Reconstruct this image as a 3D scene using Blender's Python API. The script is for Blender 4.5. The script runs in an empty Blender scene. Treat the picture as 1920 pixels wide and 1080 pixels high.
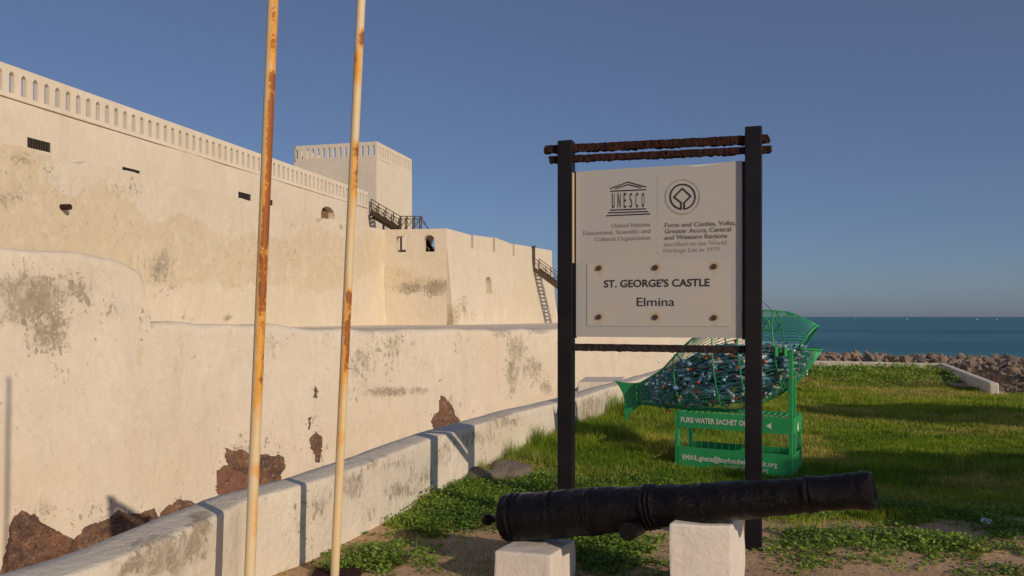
import bpy, bmesh, math, random
import numpy as np
from mathutils import Vector, Matrix, noise
from mathutils.bvhtree import BVHTree

random.seed(7)
rng = np.random.default_rng(7)
SC = bpy.context.scene
COL = SC.collection
R = math.radians

# ------------------------------------------------------------------ camera
EYE = 1.6
F = 1500.0                      # focal length in photograph pixels (28 mm lens)
cam_d = bpy.data.cameras.new('camera')
cam_d.sensor_width = 36.0
cam_d.lens = 36.0 * F / 1920.0
cam_d.shift_y = 54.0 / 1920.0   # level camera, horizon a little below the middle
cam_d.clip_start = 0.05
cam_d.clip_end = 60000
cam = bpy.data.objects.new('camera', cam_d)
COL.objects.link(cam)
cam.location = (0, 0, EYE)
cam.rotation_euler = (R(90), 0, 0)
SC.camera = cam

# ------------------------------------------------------------------ light
SUN_EL, SUN_AZ = 21.2, 139.0    # azimuth clockwise from +Y
world = bpy.data.worlds.new('World')
SC.world = world
world.use_nodes = True
wn = world.node_tree.nodes
sky = wn.new('ShaderNodeTexSky')
sky.sky_type = 'NISHITA'
sky.sun_disc = False
sky.sun_elevation = R(SUN_EL)
sky.sun_rotation = R(SUN_AZ)
sky.air_density = 0.75
sky.dust_density = 0.8
sky.ozone_density = 4.6
# the physical sky plus a flat blue fill added evenly over the whole dome
sky_fill = wn.new('ShaderNodeMix'); sky_fill.data_type = 'RGBA'; sky_fill.blend_type = 'ADD'; sky_fill.inputs['Factor'].default_value = 1.0
sky_fill.inputs[7].default_value = (1.08, 1.22, 1.95, 1)
world.node_tree.links.new(sky.outputs[0], sky_fill.inputs[6])
world.node_tree.links.new(sky_fill.outputs[2], wn['Background'].inputs[0])
wn['Background'].inputs[1].default_value = 0.05
sd = bpy.data.lights.new('sun', 'SUN')
sd.energy = 2.65
sd.angle = R(0.5)
sd.color = (1.0, 0.83, 0.64)
so = bpy.data.objects.new('sun', sd)
COL.objects.link(so)
to_sun = Vector((math.sin(R(SUN_AZ)) * math.cos(R(SUN_EL)), math.cos(R(SUN_AZ)) * math.cos(R(SUN_EL)), math.sin(R(SUN_EL))))
so.rotation_euler = to_sun.to_track_quat('Z', 'Y').to_euler()
so.location = (20, -20, 20)
SC.view_settings.view_transform = 'Standard'
SC.view_settings.look = 'None'
SC.view_settings.exposure = 0.0
SC.view_settings.gamma = 1.0

# ------------------------------------------------------------------ helpers
def P(px, py, d):
    """point at depth d (metres ahead) seen at photograph pixel px,py"""
    return Vector(((px - 960) / F * d, d, EYE - (py - 594) / F * d))

def smooth(a, b, x):
    t = np.clip((x - a) / (b - a), 0, 1)
    return t * t * (3 - 2 * t)

_perm = rng.random((256, 256))
def vnoise(x, y):
    x = np.asarray(x, float); y = np.asarray(y, float)
    xi = np.floor(x).astype(int); yi = np.floor(y).astype(int)
    fx = x - xi; fy = y - yi
    fx = fx * fx * (3 - 2 * fx); fy = fy * fy * (3 - 2 * fy)
    g = lambda a, b: _perm[a % 256, b % 256]
    return (g(xi, yi) * (1 - fx) * (1 - fy) + g(xi + 1, yi) * fx * (1 - fy)
            + g(xi, yi + 1) * (1 - fx) * fy + g(xi + 1, yi + 1) * fx * fy)
def fbm(x, y, o=4):
    s = 0; a = 0.5; t = 0
    for k in range(o):
        s = s + a * vnoise(x * 2 ** k + 17 * k, y * 2 ** k + 31 * k); t += a; a *= 0.5
    return s / t

class MB:
    """collects geometry in world coordinates"""
    def __init__(s): s.v = []; s.f = []
    def add(s, vs, fs):
        n = len(s.v)
        s.v += [tuple(v) for v in vs]
        s.f += [tuple(i + n for i in f) for f in fs]
        return s
    def prism(s, poly, z0, z1, poly_bottom=None):
        """poly: ccw list of (x,y); vertical (or battered) prism"""
        n = len(poly); pb = poly_bottom or poly
        vs = [(x, y, z0) for x, y in pb] + [(x, y, z1) for x, y in poly]
        fs = [tuple(range(n - 1, -1, -1)), tuple(range(n, 2 * n))]
        fs += [(i, (i + 1) % n, n + (i + 1) % n, n + i) for i in range(n)]
        return s.add(vs, fs)
    def hexa(s, a, b, c, d, off):
        """quad abcd extruded by off"""
        off = Vector(off)
        q = [Vector(p) for p in (a, b, c, d)]
        vs = q + [p + off for p in q]
        return s.add(vs, [(3, 2, 1, 0), (4, 5, 6, 7), (0, 1, 5, 4), (1, 2, 6, 5), (2, 3, 7, 6), (3, 0, 4, 7)])
    def bar(s, a, b, w, h=None, up=(0, 0, 1)):
        """rectangular bar from a to b, w sideways, h along up"""
        h = h or w
        a = Vector(a); b = Vector(b); d = (b - a).normalized(); up = Vector(up)
        if abs(d.dot(up)) > 0.99: up = Vector((0, 1, 0))
        sx = d.cross(up).normalized(); sy = sx.cross(d).normalized()
        q = [a + sx * (i * w / 2) + sy * (j * h / 2) for i, j in ((-1, -1), (1, -1), (1, 1), (-1, 1))]
        return s.hexa(q[0], q[1], q[2], q[3], b - a)
    def tube(s, pts, r, n=8, caps=True):
        pts = [Vector(p) for p in pts]
        rr = r if isinstance(r, (list, tuple)) else [r] * len(pts)
        vs = []; prev = None
        for i, p in enumerate(pts):
            d = (pts[min(i + 1, len(pts) - 1)] - pts[max(i - 1, 0)]).normalized()
            if prev is None:
                prev = d.cross(Vector((0, 0, 1)))
                if prev.length < 1e-3: prev = Vector((1, 0, 0))
            sx = (prev - d * prev.dot(d)).normalized(); prev = sx
            sy = d.cross(sx)
            for k in range(n):
                a = 2 * math.pi * k / n
                vs.append(p + (sx * math.cos(a) + sy * math.sin(a)) * rr[i])
        fs = []
        for i in range(len(pts) - 1):
            for k in range(n):
                fs.append((i * n + k, i * n + (k + 1) % n, (i + 1) * n + (k + 1) % n, (i + 1) * n + k))
        if caps:
            fs.append(tuple(range(n - 1, -1, -1)))
            fs.append(tuple((len(pts) - 1) * n + k for k in range(n)))
        return s.add(vs, fs)
    def build(s, name, mat, parent=None, smooth_=False, bevel=0, label=None):
        me = bpy.data.meshes.new(name)
        org = parent_origin(parent)
        me.from_pydata([(v[0] - org.x, v[1] - org.y, v[2] - org.z) for v in s.v], [], s.f)
        me.update()
        bm = bmesh.new(); bm.from_mesh(me)
        bmesh.ops.recalc_face_normals(bm, faces=bm.faces)
        if bevel:
            es = [e for e in bm.edges if len(e.link_faces) == 2 and e.calc_face_angle(0) > 0.6]
            bmesh.ops.bevel(bm, geom=es, offset=bevel, segments=2, affect='EDGES', profile=0.6)
        bm.to_mesh(me); bm.free()
        if smooth_: me.polygons.foreach_set('use_smooth', [True] * len(me.polygons))
        if mat: me.materials.append(mat)
        o = bpy.data.objects.new(name, me)
        COL.objects.link(o)
        if parent: o.parent = parent
        if label: o['label'] = label
        return o

def parent_origin(p):
    v = Vector((0, 0, 0))
    while p is not None:
        v = v + p.location; p = p.parent
    return v

def grid_obj(name, pts, nu, nv, mat, parent=None, close_u=False, attr=None):
    """pts: (nu*nv,3) array, u-major"""
    org = parent_origin(parent)
    pts = np.asarray(pts, float) - np.array(org)
    fs = []
    for i in range(nu if close_u else nu - 1):
        for j in range(nv - 1):
            a = i * nv + j; b = ((i + 1) % nu) * nv + j
            fs.append((a, b, b + 1, a + 1))
    me = bpy.data.meshes.new(name)
    me.from_pydata(pts.tolist(), [], fs)
    me.polygons.foreach_set('use_smooth', [True] * len(me.polygons))
    if attr:
        for k, arr in attr.items():
            at = me.attributes.new(k, 'FLOAT', 'POINT'); at.data.foreach_set('value', np.asarray(arr, float))
    if mat: me.materials.append(mat)
    o = bpy.data.objects.new(name, me); COL.objects.link(o)
    if parent: o.parent = parent
    return o

def empty(name, loc, label=None, cat=None, group=None):
    o = bpy.data.objects.new(name, None); COL.objects.link(o)
    o.location = loc; o.empty_display_size = 0.2
    return tag(o, label, cat, group)
def tag(o, label=None, cat=None, group=None, kind=None):
    if label: o['label'] = label
    if cat: o['category'] = cat
    if group: o['group'] = group
    if kind: o['kind'] = kind
    return o

# ------------------------------------------------------------------ materials
class NT:
    def __init__(s, name):
        s.m = bpy.data.materials.new(name); s.m.use_nodes = True
        s.t = s.m.node_tree; s.b = s.t.nodes['Principled BSDF']
        s.pos = s.t.nodes.new('ShaderNodeNewGeometry').outputs['Position']
        s.tc = s.t.nodes.new('ShaderNodeTexCoord').outputs['Object']
    def link(s, a, b): s.t.links.new(a, b)
    def noise(s, scale, detail=4, rough=0.6, vec=None, dist=0.0, out='Fac'):
        n = s.t.nodes.new('ShaderNodeTexNoise'); n.inputs['Scale'].default_value = scale
        n.inputs['Detail'].default_value = detail; n.inputs['Roughness'].default_value = rough
        n.inputs['Distortion'].default_value = dist
        s.link(vec if vec is not None else s.pos, n.inputs['Vector']); return n.outputs[out]
    def voronoi(s, scale, vec=None, feat='F1', out='Distance'):
        n = s.t.nodes.new('ShaderNodeTexVoronoi'); n.feature = feat; n.inputs['Scale'].default_value = scale
        s.link(vec if vec is not None else s.pos, n.inputs['Vector']); return n.outputs[out]
    def mapv(s, scale, vec=None):
        n = s.t.nodes.new('ShaderNodeMapping'); n.inputs['Scale'].default_value = scale
        s.link(vec if vec is not None else s.pos, n.inputs['Vector']); return n.outputs[0]
    def ramp(s, fac, a, b, va=0.0, vb=1.0):
        n = s.t.nodes.new('ShaderNodeMapRange'); n.interpolation_type = 'SMOOTHSTEP'
        s.link(fac, n.inputs['Value'])
        for k, v in zip(('From Min', 'From Max', 'To Min', 'To Max'), (a, b, va, vb)): n.inputs[k].default_value = v
        return n.outputs['Result']
    def math(s, op, a, b=None, clamp=False):
        n = s.t.nodes.new('ShaderNodeMath'); n.operation = op; n.use_clamp = clamp
        for i, x in enumerate((a, b)):
            if x is None: continue
            if isinstance(x, (int, float)): n.inputs[i].default_value = x
            else: s.link(x, n.inputs[i])
        return n.outputs[0]
    def mix(s, fac, a, b):
        n = s.t.nodes.new('ShaderNodeMix'); n.data_type = 'RGBA'
        if isinstance(fac, (int, float)): n.inputs['Factor'].default_value = fac
        else: s.link(fac, n.inputs['Factor'])
        for x, i in ((a, 6), (b, 7)):
            if isinstance(x, tuple): n.inputs[i].default_value = (*x, 1)
            else: s.link(x, n.inputs[i])
        return n.outputs[2]
    def attr(s, name, out='Fac'):
        n = s.t.nodes.new('ShaderNodeAttribute'); n.attribute_name = name; return n.outputs[out]
    def sep(s, vec=None):
        n = s.t.nodes.new('ShaderNodeSeparateXYZ'); s.link(vec if vec is not None else s.pos, n.inputs[0]); return n.outputs
    def bump(s, h, strength=0.5, dist=0.02, prev=None):
        n = s.t.nodes.new('ShaderNodeBump'); n.inputs['Strength'].default_value = strength; n.inputs['Distance'].default_value = dist
        s.link(h, n.inputs['Height'])
        if prev is not None: s.link(prev, n.inputs['Normal'])
        s.link(n.outputs[0], s.b.inputs['Normal']); return n.outputs[0]
    def fin(s, col=None, rough=0.8, spec=0.3, metal=0.0):
        if col is not None:
            if isinstance(col, tuple): s.b.inputs['Base Color'].default_value = (*col, 1)
            else: s.link(col, s.b.inputs['Base Color'])
        if isinstance(rough, (int, float)): s.b.inputs['Roughness'].default_value = rough
        else: s.link(rough, s.b.inputs['Roughness'])
        s.b.inputs['Specular IOR Level'].default_value = spec
        s.b.inputs['Metallic'].default_value = metal
        return s.m

def plaster(name, base=(0.785, 0.69, 0.55), warm=(0.74, 0.61, 0.42), warm_amt=0.5, stain=0.35, scale=1.0, attr=True, fine=1.0, white=None):
    """limewashed plaster: large tonal patches, drips, dark mould specks; attribute 'stain' drives mould, 'ochre' the yellow bare patches"""
    n = NT(name)
    big = n.noise(0.25 * scale, 3, 0.6)
    mid = n.noise(1.3 * scale, 6, 0.65, dist=0.6)
    drip = n.noise(1.0 * scale, 5, 0.6, vec=n.mapv((3.2, 3.2, 0.45)))
    fine_n = n.noise(14 * scale, 6, 0.75)
    c = n.mix(n.ramp(big, 0.35, 0.7, 0, warm_amt), base, warm)
    c = n.mix(n.ramp(mid, 0.5, 0.68, 0, 0.35), c, tuple(min(1, x * 1.1) for x in base))
    c = n.mix(n.ramp(drip, 0.50, 0.72, 0, 0.5), c, (base[0] * .83, base[1] * .80, base[2] * .74))
    if attr:
        o = n.attr('ochre')
        oe = n.math('ADD', o, n.math('MULTIPLY', n.math('SUBTRACT', n.noise(0.9 * scale, 6, 0.65), 0.5), 0.9))
        oe = n.math('ADD', oe, n.math('MULTIPLY', n.math('SUBTRACT', n.noise(5 * scale, 6, 0.75), 0.5), 0.5))
        om = n.ramp(oe, 0.42, 0.54)
        oc = n.mix(n.ramp(n.noise(2.5 * scale, 6, 0.7), 0.35, 0.7), (0.72, 0.60, 0.41), (0.65, 0.525, 0.345))
        oc = n.mix(n.ramp(n.noise(7 * scale, 5, 0.7), 0.56, 0.68, 0, 0.6), oc, (0.40, 0.31, 0.20))
        c = n.mix(n.math('MULTIPLY', om, 0.9), c, oc)
        st = n.attr('stain')
        patch = n.noise(3.0 * scale, 8, 0.78, vec=n.mapv((1, 1, 0.7)), dist=0.8)
        e = n.math('ADD', n.math('MULTIPLY', st, 0.42), patch)
        m = n.ramp(e, 0.70, 0.80)
        m = n.math('MULTIPLY', m, n.ramp(n.noise(13 * scale, 7, 0.8), 0.42, 0.56, 0.05, 1))
        c = n.mix(n.math('MULTIPLY', m, 0.9), c, n.mix(n.noise(9 * scale, 3), (0.20, 0.155, 0.11), (0.38, 0.31, 0.22)))
        fk = n.math('ADD', n.noise(8.5 * scale, 9, 0.72, vec=n.mapv((1.15, 1.15, 0.75)), dist=0.5), n.math('MULTIPLY', st, 0.22))
        fk = n.math('ADD', fk, n.math('MULTIPLY', n.math('SUBTRACT', n.noise(1.6 * scale, 4, 0.6), 0.5), 0.30))
        fkm = n.ramp(fk, 0.655, 0.685)
        c = n.mix(n.math('MULTIPLY', fkm, 0.85), c, n.mix(n.noise(20 * scale, 4), (0.16, 0.125, 0.085), (0.34, 0.275, 0.18)))
        soft = n.ramp(n.math('ADD', n.math('MULTIPLY', st, 0.5), patch), 0.62, 0.95)
        c = n.mix(n.math('MULTIPLY', soft, 0.45), c, (0.42, 0.36, 0.26))
    sp = n.noise(6 * scale, 8, 0.8, vec=n.mapv((1.4, 1.4, 0.6)), dist=0.5)
    spm = n.ramp(sp, 0.635, 0.70, 0, stain)
    c = n.mix(spm, c, (0.30, 0.25, 0.18))
    wash = n.noise(2.6 * scale, 7, 0.72, vec=n.mapv((1, 1, 0.55)), dist=0.9)
    c = n.mix(n.ramp(wash, 0.42, 0.50, 0, 0.20), c, (base[0] * .80, base[1] * .77, base[2] * .74))
    c = n.mix(n.ramp(wash, 0.55, 0.59, 0, 0.28), c, (min(1, base[0] * 1.10), min(1, base[1] * 1.13), min(1, base[2] * 1.18)))
    fl = n.noise(9 * scale, 8, 0.82, vec=n.mapv((1.0, 1.0, 0.35)), dist=0.3)
    c = n.mix(n.ramp(fl, 0.585, 0.65, 0, 0.30 + stain * .4), c, (0.46, 0.38, 0.27))
    c = n.mix(n.ramp(fine_n, 0.3, 0.7, 0, 0.16), c, (base[0] * .75, base[1] * .72, base[2] * .68))
    h = n.math('ADD', n.math('MULTIPLY', mid, 1.0), n.math('MULTIPLY', fine_n, 0.25))
    h = n.math('ADD', h, n.math('MULTIPLY', n.noise(4 * scale, 5, 0.7), 0.6))
    n.bump(h, 0.55 * fine, 0.06)
    return n.fin(c, 0.92, 0.1)

M = {}
M['plaster'] = plaster('weathered_plaster', stain=0.5)
M['plaster_mid'] = plaster('ochre_plaster', base=(0.77, 0.675, 0.53), warm=(0.71, 0.585, 0.40), stain=0.5, scale=0.6)
M['plaster_far'] = plaster('limewashed_plaster', base=(0.84, 0.735, 0.585), warm=(0.82, 0.69, 0.51), warm_amt=0.5, stain=0.12, scale=0.35, attr=False)
M['plaster_low'] = plaster('low_wall_plaster', base=(0.80, 0.72, 0.595), warm=(0.75, 0.64, 0.46), stain=0.6, scale=2.2, fine=0.8)
M['block'] = plaster('painted_block', base=(0.76, 0.70, 0.62), warm=(0.72, 0.62, 0.50), warm_amt=0.5, stain=0.15, scale=4, attr=False, fine=0.5)

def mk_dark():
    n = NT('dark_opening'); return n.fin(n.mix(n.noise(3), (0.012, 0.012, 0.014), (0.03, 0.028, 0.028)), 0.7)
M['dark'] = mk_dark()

def mk_rock(name, a, b, c3, sc=1.0, dark=0.5):
    n = NT(name)
    v = n.noise(1.2 * sc, 6, 0.7, dist=0.5)
    w = n.noise(5 * sc, 8, 0.75)
    col = n.mix(n.ramp(v, 0.35, 0.65), a, b)
    col = n.mix(n.ramp(w, 0.50, 0.66, 0, 0.75), col, c3)
    col = n.mix(n.ramp(n.noise(11 * sc, 6, 0.75), 0.52, 0.64, 0, 0.75), col, tuple(x * .35 for x in b))
    crack = n.voronoi(2.5 * sc, feat='DISTANCE_TO_EDGE')
    cr = n.ramp(crack, 0.0, 0.035, 1, 0)
    col = n.mix(n.math('MULTIPLY', cr, dark * n_one(n)), col, tuple(x * 0.3 for x in a)) if False else col
    col = n.mix(n.ramp(n.noise(7 * sc, 8, 0.8, dist=.3), 0.58, 0.64, 0, 0.6), col, (0.58, 0.46, 0.32))
    h = n.math('ADD', n.math('MULTIPLY', w, 0.7), n.noise(18 * sc, 6, 0.75))
    n.bump(h, 0.9, 0.05)
    return n.fin(col, 0.85, 0.25)
def n_one(n): return 1
M['rock_wall'] = mk_rock('exposed_brown_rock', (0.32, 0.165, 0.09), (0.14, 0.09, 0.075), (0.46, 0.34, 0.22), 1.6)
M['rock_red'] = mk_rock('red_brown_rock', (0.30, 0.155, 0.10), (0.23, 0.12, 0.08), (0.16, 0.10, 0.07), 0.7)
def mk_riprap():
    n = NT('sea_defence_stone')
    oi = n.t.nodes.new('ShaderNodeObjectInfo').outputs['Random']
    w = n.noise(4, 7, 0.75, vec=n.tc)
    a = n.mix(oi, (0.36, 0.27, 0.20), (0.22, 0.19, 0.175))
    a = n.mix(n.ramp(n.noise(1.3, 4, 0.6), 0.4, 0.65), a, (0.40, 0.27, 0.17))
    a = n.mix(n.ramp(w, 0.5, 0.75, 0, 0.6), a, (0.46, 0.35, 0.25))
    a = n.mix(n.ramp(n.noise(9, 5, 0.7, vec=n.tc), 0.55, 0.7, 0, 0.8), a, (0.05, 0.038, 0.035))
    n.bump(n.math('ADD', w, n.noise(14, 6, 0.7, vec=n.tc)), 0.9, 0.06)
    return n.fin(a, 0.85, 0.3)
M['riprap'] = mk_riprap()
M['flat_stone'] = mk_rock('flat_grey_stone', (0.36, 0.31, 0.24), (0.30, 0.25, 0.19), (0.20, 0.16, 0.12), 2.5)

def mk_ground():
    n = NT('soil_and_turf')
    g = n.attr('grass')
    f1 = n.noise(2.2, 8, 0.7); f2 = n.noise(30, 6, 0.75)
    dirt = n.mix(n.ramp(f1, 0.35, 0.7), (0.70, 0.46, 0.26), (0.52, 0.34, 0.195))
    dirt = n.mix(n.ramp(f2, 0.5, 0.7, 0, 0.6), dirt, (0.22, 0.14, 0.085))
    dirt = n.mix(n.ramp(n.noise(9, 6, 0.75), 0.54, 0.66, 0, 0.5), dirt, (0.30, 0.20, 0.12))
    dirt = n.mix(n.ramp(n.voronoi(22), 0.0, 0.16, 0.8, 0), dirt, (0.42, 0.34, 0.25))
    turf = n.mix(n.ramp(n.noise(1.6, 5, 0.65), 0.35, 0.65), (0.12, 0.14, 0.022), (0.20, 0.17, 0.04))
    turf = n.mix(n.ramp(f2, 0.45, 0.7, 0, 0.7), turf, (0.04, 0.045, 0.01))
    c = n.mix(n.ramp(n.math('ADD', g, n.math('MULTIPLY', n.math('SUBTRACT', n.noise(7, 6, 0.7), 0.5), 0.7)), 0.42, 0.6), dirt, turf)
    h = n.math('ADD', n.math('MULTIPLY', f1, 1.2), n.math('MULTIPLY', f2, 0.35))
    n.bump(h, 0.9, 0.05)
    return n.fin(c, 0.95, 0.1)
M['ground'] = mk_ground()

def mk_water():
    n = NT('sea_water')
    w1 = n.noise(0.22, 4, 0.6, vec=n.mapv((0.5, 1.6, 1)))
    w2 = n.noise(1.1, 5, 0.65, vec=n.mapv((0.6, 1.6, 1)))
    w3 = n.noise(0.02, 4, 0.6, vec=n.mapv((0.35, 1.0, 1)))
    c = n.mix(n.ramp(w3, 0.38, 0.62), (0.018, 0.16, 0.18), (0.045, 0.24, 0.235))
    c = n.mix(n.ramp(w2, 0.58, 0.75, 0, 0.5), c, (0.06, 0.22, 0.22))
    c = n.mix(n.ramp(w1, 0.55, 0.75, 0, 0.6), c, (0.006, 0.06, 0.10))
    far1 = n.noise(0.05, 6, 0.7, vec=n.mapv((0.18, 1.0, 1)))
    far2 = n.noise(0.008, 5, 0.6, vec=n.mapv((0.25, 1.0, 1)))
    c = n.mix(n.ramp(far1, 0.52, 0.66, 0, 0.45), c, (0.07, 0.27, 0.27))
    c = n.mix(n.ramp(far1, 0.34, 0.48, 0.7, 0), c, (0.006, 0.065, 0.10))
    c = n.mix(n.ramp(far2, 0.40, 0.62, 0, 0.5), c, (0.010, 0.08, 0.14))
    n.bump(n.math('ADD', w1, n.math('MULTIPLY', w2, 0.45)), 1.0, 1.2)
    return n.fin(c, 0.35, 0.35)
M['water'] = mk_water()

def mk_pole():
    n = NT('rusty_cream_paint')
    v = n.mapv((9, 9, 0.9))
    side = n.sep(n.tc)[0]
    a = n.attr('rust')
    big = n.noise(1.0, 8, 0.72, vec=v, dist=0.4)
    e = n.math('ADD', big, n.math('MULTIPLY', a, 0.45))
    c = n.mix(n.ramp(n.noise(2, 5, 0.6), 0.3, 0.7), (0.76, 0.57, 0.29), (0.74, 0.61, 0.40))
    c = n.mix(n.ramp(n.math('ADD', e, n.math('MULTIPLY', n.math('SUBTRACT', n.noise(9, 6, 0.75), 0.5), 0.5)), 0.50, 0.80, 0, 0.95), c, (0.78, 0.36, 0.045))
    fine = n.noise(40, 5, 0.75)
    e2 = n.math('ADD', e, n.math('MULTIPLY', n.math('SUBTRACT', fine, 0.5), 0.5))
    e2 = n.math('ADD', e2, n.math('MULTIPLY', n.math('SUBTRACT', n.noise(16, 7, 0.8, vec=n.mapv((1, 1, .45))), 0.5), 0.9))
    c = n.mix(n.ramp(e2, 0.80, 0.90), c, n.mix(fine, (0.22, 0.055, 0.015), (0.46, 0.15, 0.03)))
    n.bump(n.math('ADD', n.ramp(e2, 0.8, 0.9), n.math('MULTIPLY', fine, .4)), 0.5, 0.004)
    return n.fin(c, 0.55, 0.4)
M['pole'] = mk_pole()

def mk_black():
    n = NT('black_painted_steel')
    f = n.noise(25, 6, 0.7); 
    c = n.mix(n.ramp(n.noise(3, 6, 0.7), 0.35, 0.7), (0.005, 0.004, 0.006), (0.013, 0.010, 0.010))
    c = n.mix(n.ramp(n.noise(14, 8, 0.8), 0.66, 0.75, 0, 0.7), c, (0.10, 0.045, 0.025))
    n.bump(f, 0.25, 0.004)
    return n.fin(c, 0.5, 0.35)
M['black'] = mk_black()
def mk_rust():
    n = NT('flaking_rust')
    f = n.noise(30, 8, 0.8); g = n.noise(7, 6, 0.75)
    c = n.mix(n.ramp(f, 0.35, 0.65), (0.022, 0.013, 0.013), (0.075, 0.030, 0.020))
    c = n.mix(n.ramp(g, 0.58, 0.75, 0, 0.7), c, (0.15, 0.06, 0.035))
    n.bump(n.math('ADD', f, g), 1.0, 0.02)
    return n.fin(c, 0.9, 0.15)
M['rust'] = mk_rust()
def mk_darkrail():
    n = NT('corroded_dark_rail')
    f = n.noise(35, 8, 0.8)
    c = n.mix(n.ramp(f, 0.4, 0.65), (0.018, 0.014, 0.014), (0.06, 0.045, 0.04))
    n.bump(f, 1.0, 0.012)
    return n.fin(c, 0.85, 0.2)
M['darkrail'] = mk_darkrail()
def mk_stairmetal():
    n = NT('brown_stair_steel')
    return n.fin(n.mix(n.noise(4, 5), (0.07, 0.045, 0.03), (0.13, 0.09, 0.06)), 0.8)
M['stair'] = mk_stairmetal()
def mk_cannon():
    n = NT('tarred_iron')
    f = n.noise(22, 8, 0.75, vec=n.tc); g = n.noise(7, 6, 0.7, vec=n.tc)
    c = n.mix(n.ramp(g, 0.35, 0.7), (0.0014, 0.0014, 0.0030), (0.0045, 0.0036, 0.0056))
    c = n.mix(n.ramp(n.noise(13, 9, 0.85, vec=n.tc), 0.58, 0.68, 0, 0.8), c, (0.013, 0.010, 0.011))
    c = n.mix(n.ramp(n.noise(30, 9, 0.85, vec=n.tc), 0.66, 0.72, 0, 0.7), c, (0.07, 0.058, 0.055))
    n.bump(n.math('ADD', n.math('ADD', f, n.math('MULTIPLY', g, .8)), n.math('MULTIPLY', n.noise(60, 6, 0.75, vec=n.tc), 0.3)), 1.0, 0.014)
    r = n.ramp(n.noise(9, 6, 0.7, vec=n.tc), 0.35, 0.7, 0.14, 0.34)
    return n.fin(c, r, 0.2)
M['cannon'] = mk_cannon()
def mk_panel():
    n = NT('greyed_acrylic_panel')
    c = n.mix(n.ramp(n.noise(1.6, 6, 0.6), 0.35, 0.68), (0.49, 0.47, 0.44), (0.53, 0.485, 0.40))
    c = n.mix(n.ramp(n.noise(4, 5, 0.6, dist=1.0), 0.55, 0.75, 0, 0.5), c, (0.50, 0.44, 0.43))
    c = n.mix(n.ramp(n.noise(18, 6, 0.7), 0.62, 0.75, 0, 0.35), c, (0.36, 0.31, 0.25))
    return n.fin(c, 0.3, 0.5)
M['panel'] = mk_panel()
def mk_plaque():
    n = NT('clouded_plaque')
    at = n.attr('rust')
    c = n.mix(n.ramp(n.noise(3, 6, 0.6), 0.35, 0.68), (0.52, 0.48, 0.43), (0.55, 0.50, 0.42))
    e = n.math('ADD', n.math('MULTIPLY', at, 0.6), n.math('MULTIPLY', n.noise(12, 6, 0.7), 0.6))
    c = n.mix(n.ramp(e, 0.42, 0.95, 0, 0.9), c, (0.50, 0.32, 0.12))
    return n.fin(c, 0.4, 0.4)
M['plaque'] = mk_plaque()
def flat(name, col, rough=0.6, spec=0.4, var=0.25, sc=8):
    n = NT(name)
    return n.fin(n.mix(n.noise(sc, 5, 0.65), tuple(x * (1 - var) for x in col), tuple(min(1, x * (1 + var)) for x in col)), rough, spec)
M['ink'] = flat('dark_lettering', (0.035, 0.028, 0.026))
M['ink_mid'] = flat('faded_lettering', (0.21, 0.18, 0.15), var=0.35)
M['ink_soft'] = flat('faded_thin_lettering', (0.32, 0.28, 0.24), var=0.2)
M['ink_pale'] = flat('bleached_lettering', (0.39, 0.35, 0.30), var=0.12)
M['bolt'] = flat('rusty_bolt', (0.07, 0.045, 0.03), 0.7, 0.4, 0.5, 60)
M['white_text'] = flat('white_stencil_paint', (0.70, 0.70, 0.60), var=0.12, sc=40)
M['green'] = flat('green_enamel', (0.03, 0.33, 0.10), 0.45, 0.4, 0.3, 5)
M['green_dark'] = flat('green_wire', (0.05, 0.40, 0.18), 0.5, 0.4, 0.25, 5)
M['boat'] = flat('white_boat_paint', (0.8, 0.78, 0.75), 0.6)
M['litter'] = flat('white_plastic_scrap', (0.7, 0.72, 0.74), 0.4)
def mk_bottle(name, c1, c2):
    n = NT(name)
    oi = n.t.nodes.new('ShaderNodeObjectInfo').outputs['Random']
    w = n.noise(25, 3, 0.6)
    c = n.mix(n.math('ADD', n.math('MULTIPLY', oi, .6), n.math('MULTIPLY', n.ramp(w, .35, .65), .4)), c1, c2)
    n.bump(w, 0.5, 0.01)
    n.b.inputs['Transmission Weight'].default_value = 0.25
    return n.fin(c, 0.2, 0.6)
M['bottle_blue'] = mk_bottle('blue_tinted_plastic', (0.09, 0.23, 0.40), (0.36, 0.56, 0.70))
M['bottle_clear'] = mk_bottle('clouded_clear_plastic', (0.38, 0.45, 0.50), (0.75, 0.78, 0.78))
M['bottle_dark'] = mk_bottle('dark_plastic', (0.03, 0.06, 0.11), (0.10, 0.19, 0.26))
for k, cc in dict(red=(0.55, 0.03, 0.02), orange=(0.65, 0.17, 0.02), pink=(0.55, 0.10, 0.22), white=(0.7, 0.7, 0.68), blue=(0.02, 0.08, 0.4)).items():
    M['cap_' + k] = flat('cap_plastic_' + k, cc, 0.4, 0.4, 0.1)

def mk_leaf(name, c1, c2, c3, trans=0.25):
    n = NT(name)
    v = n.attr('tint')
    c = n.mix(v, c1, c2)
    c = n.mix(n.ramp(n.attr('dry'), 0.5, 1.0), c, c3)
    m = n.fin(c, 0.6, 0.25)
    tr = n.t.nodes.new('ShaderNodeBsdfTranslucent'); n.link(c, tr.inputs[0])
    mx = n.t.nodes.new('ShaderNodeMixShader'); mx.inputs[0].default_value = trans
    n.link(n.b.outputs[0], mx.inputs[1]); n.link(tr.outputs[0], mx.inputs[2])
    n.link(mx.outputs[0], n.t.nodes['Material Output'].inputs[0])
    return m
M['grass'] = mk_leaf('grass_blades', (0.10, 0.20, 0.012), (0.38, 0.46, 0.03), (0.56, 0.45, 0.12))
M['weed'] = mk_leaf('creeper_leaves', (0.08, 0.17, 0.022), (0.27, 0.39, 0.06), (0.40, 0.34, 0.11))
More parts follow.
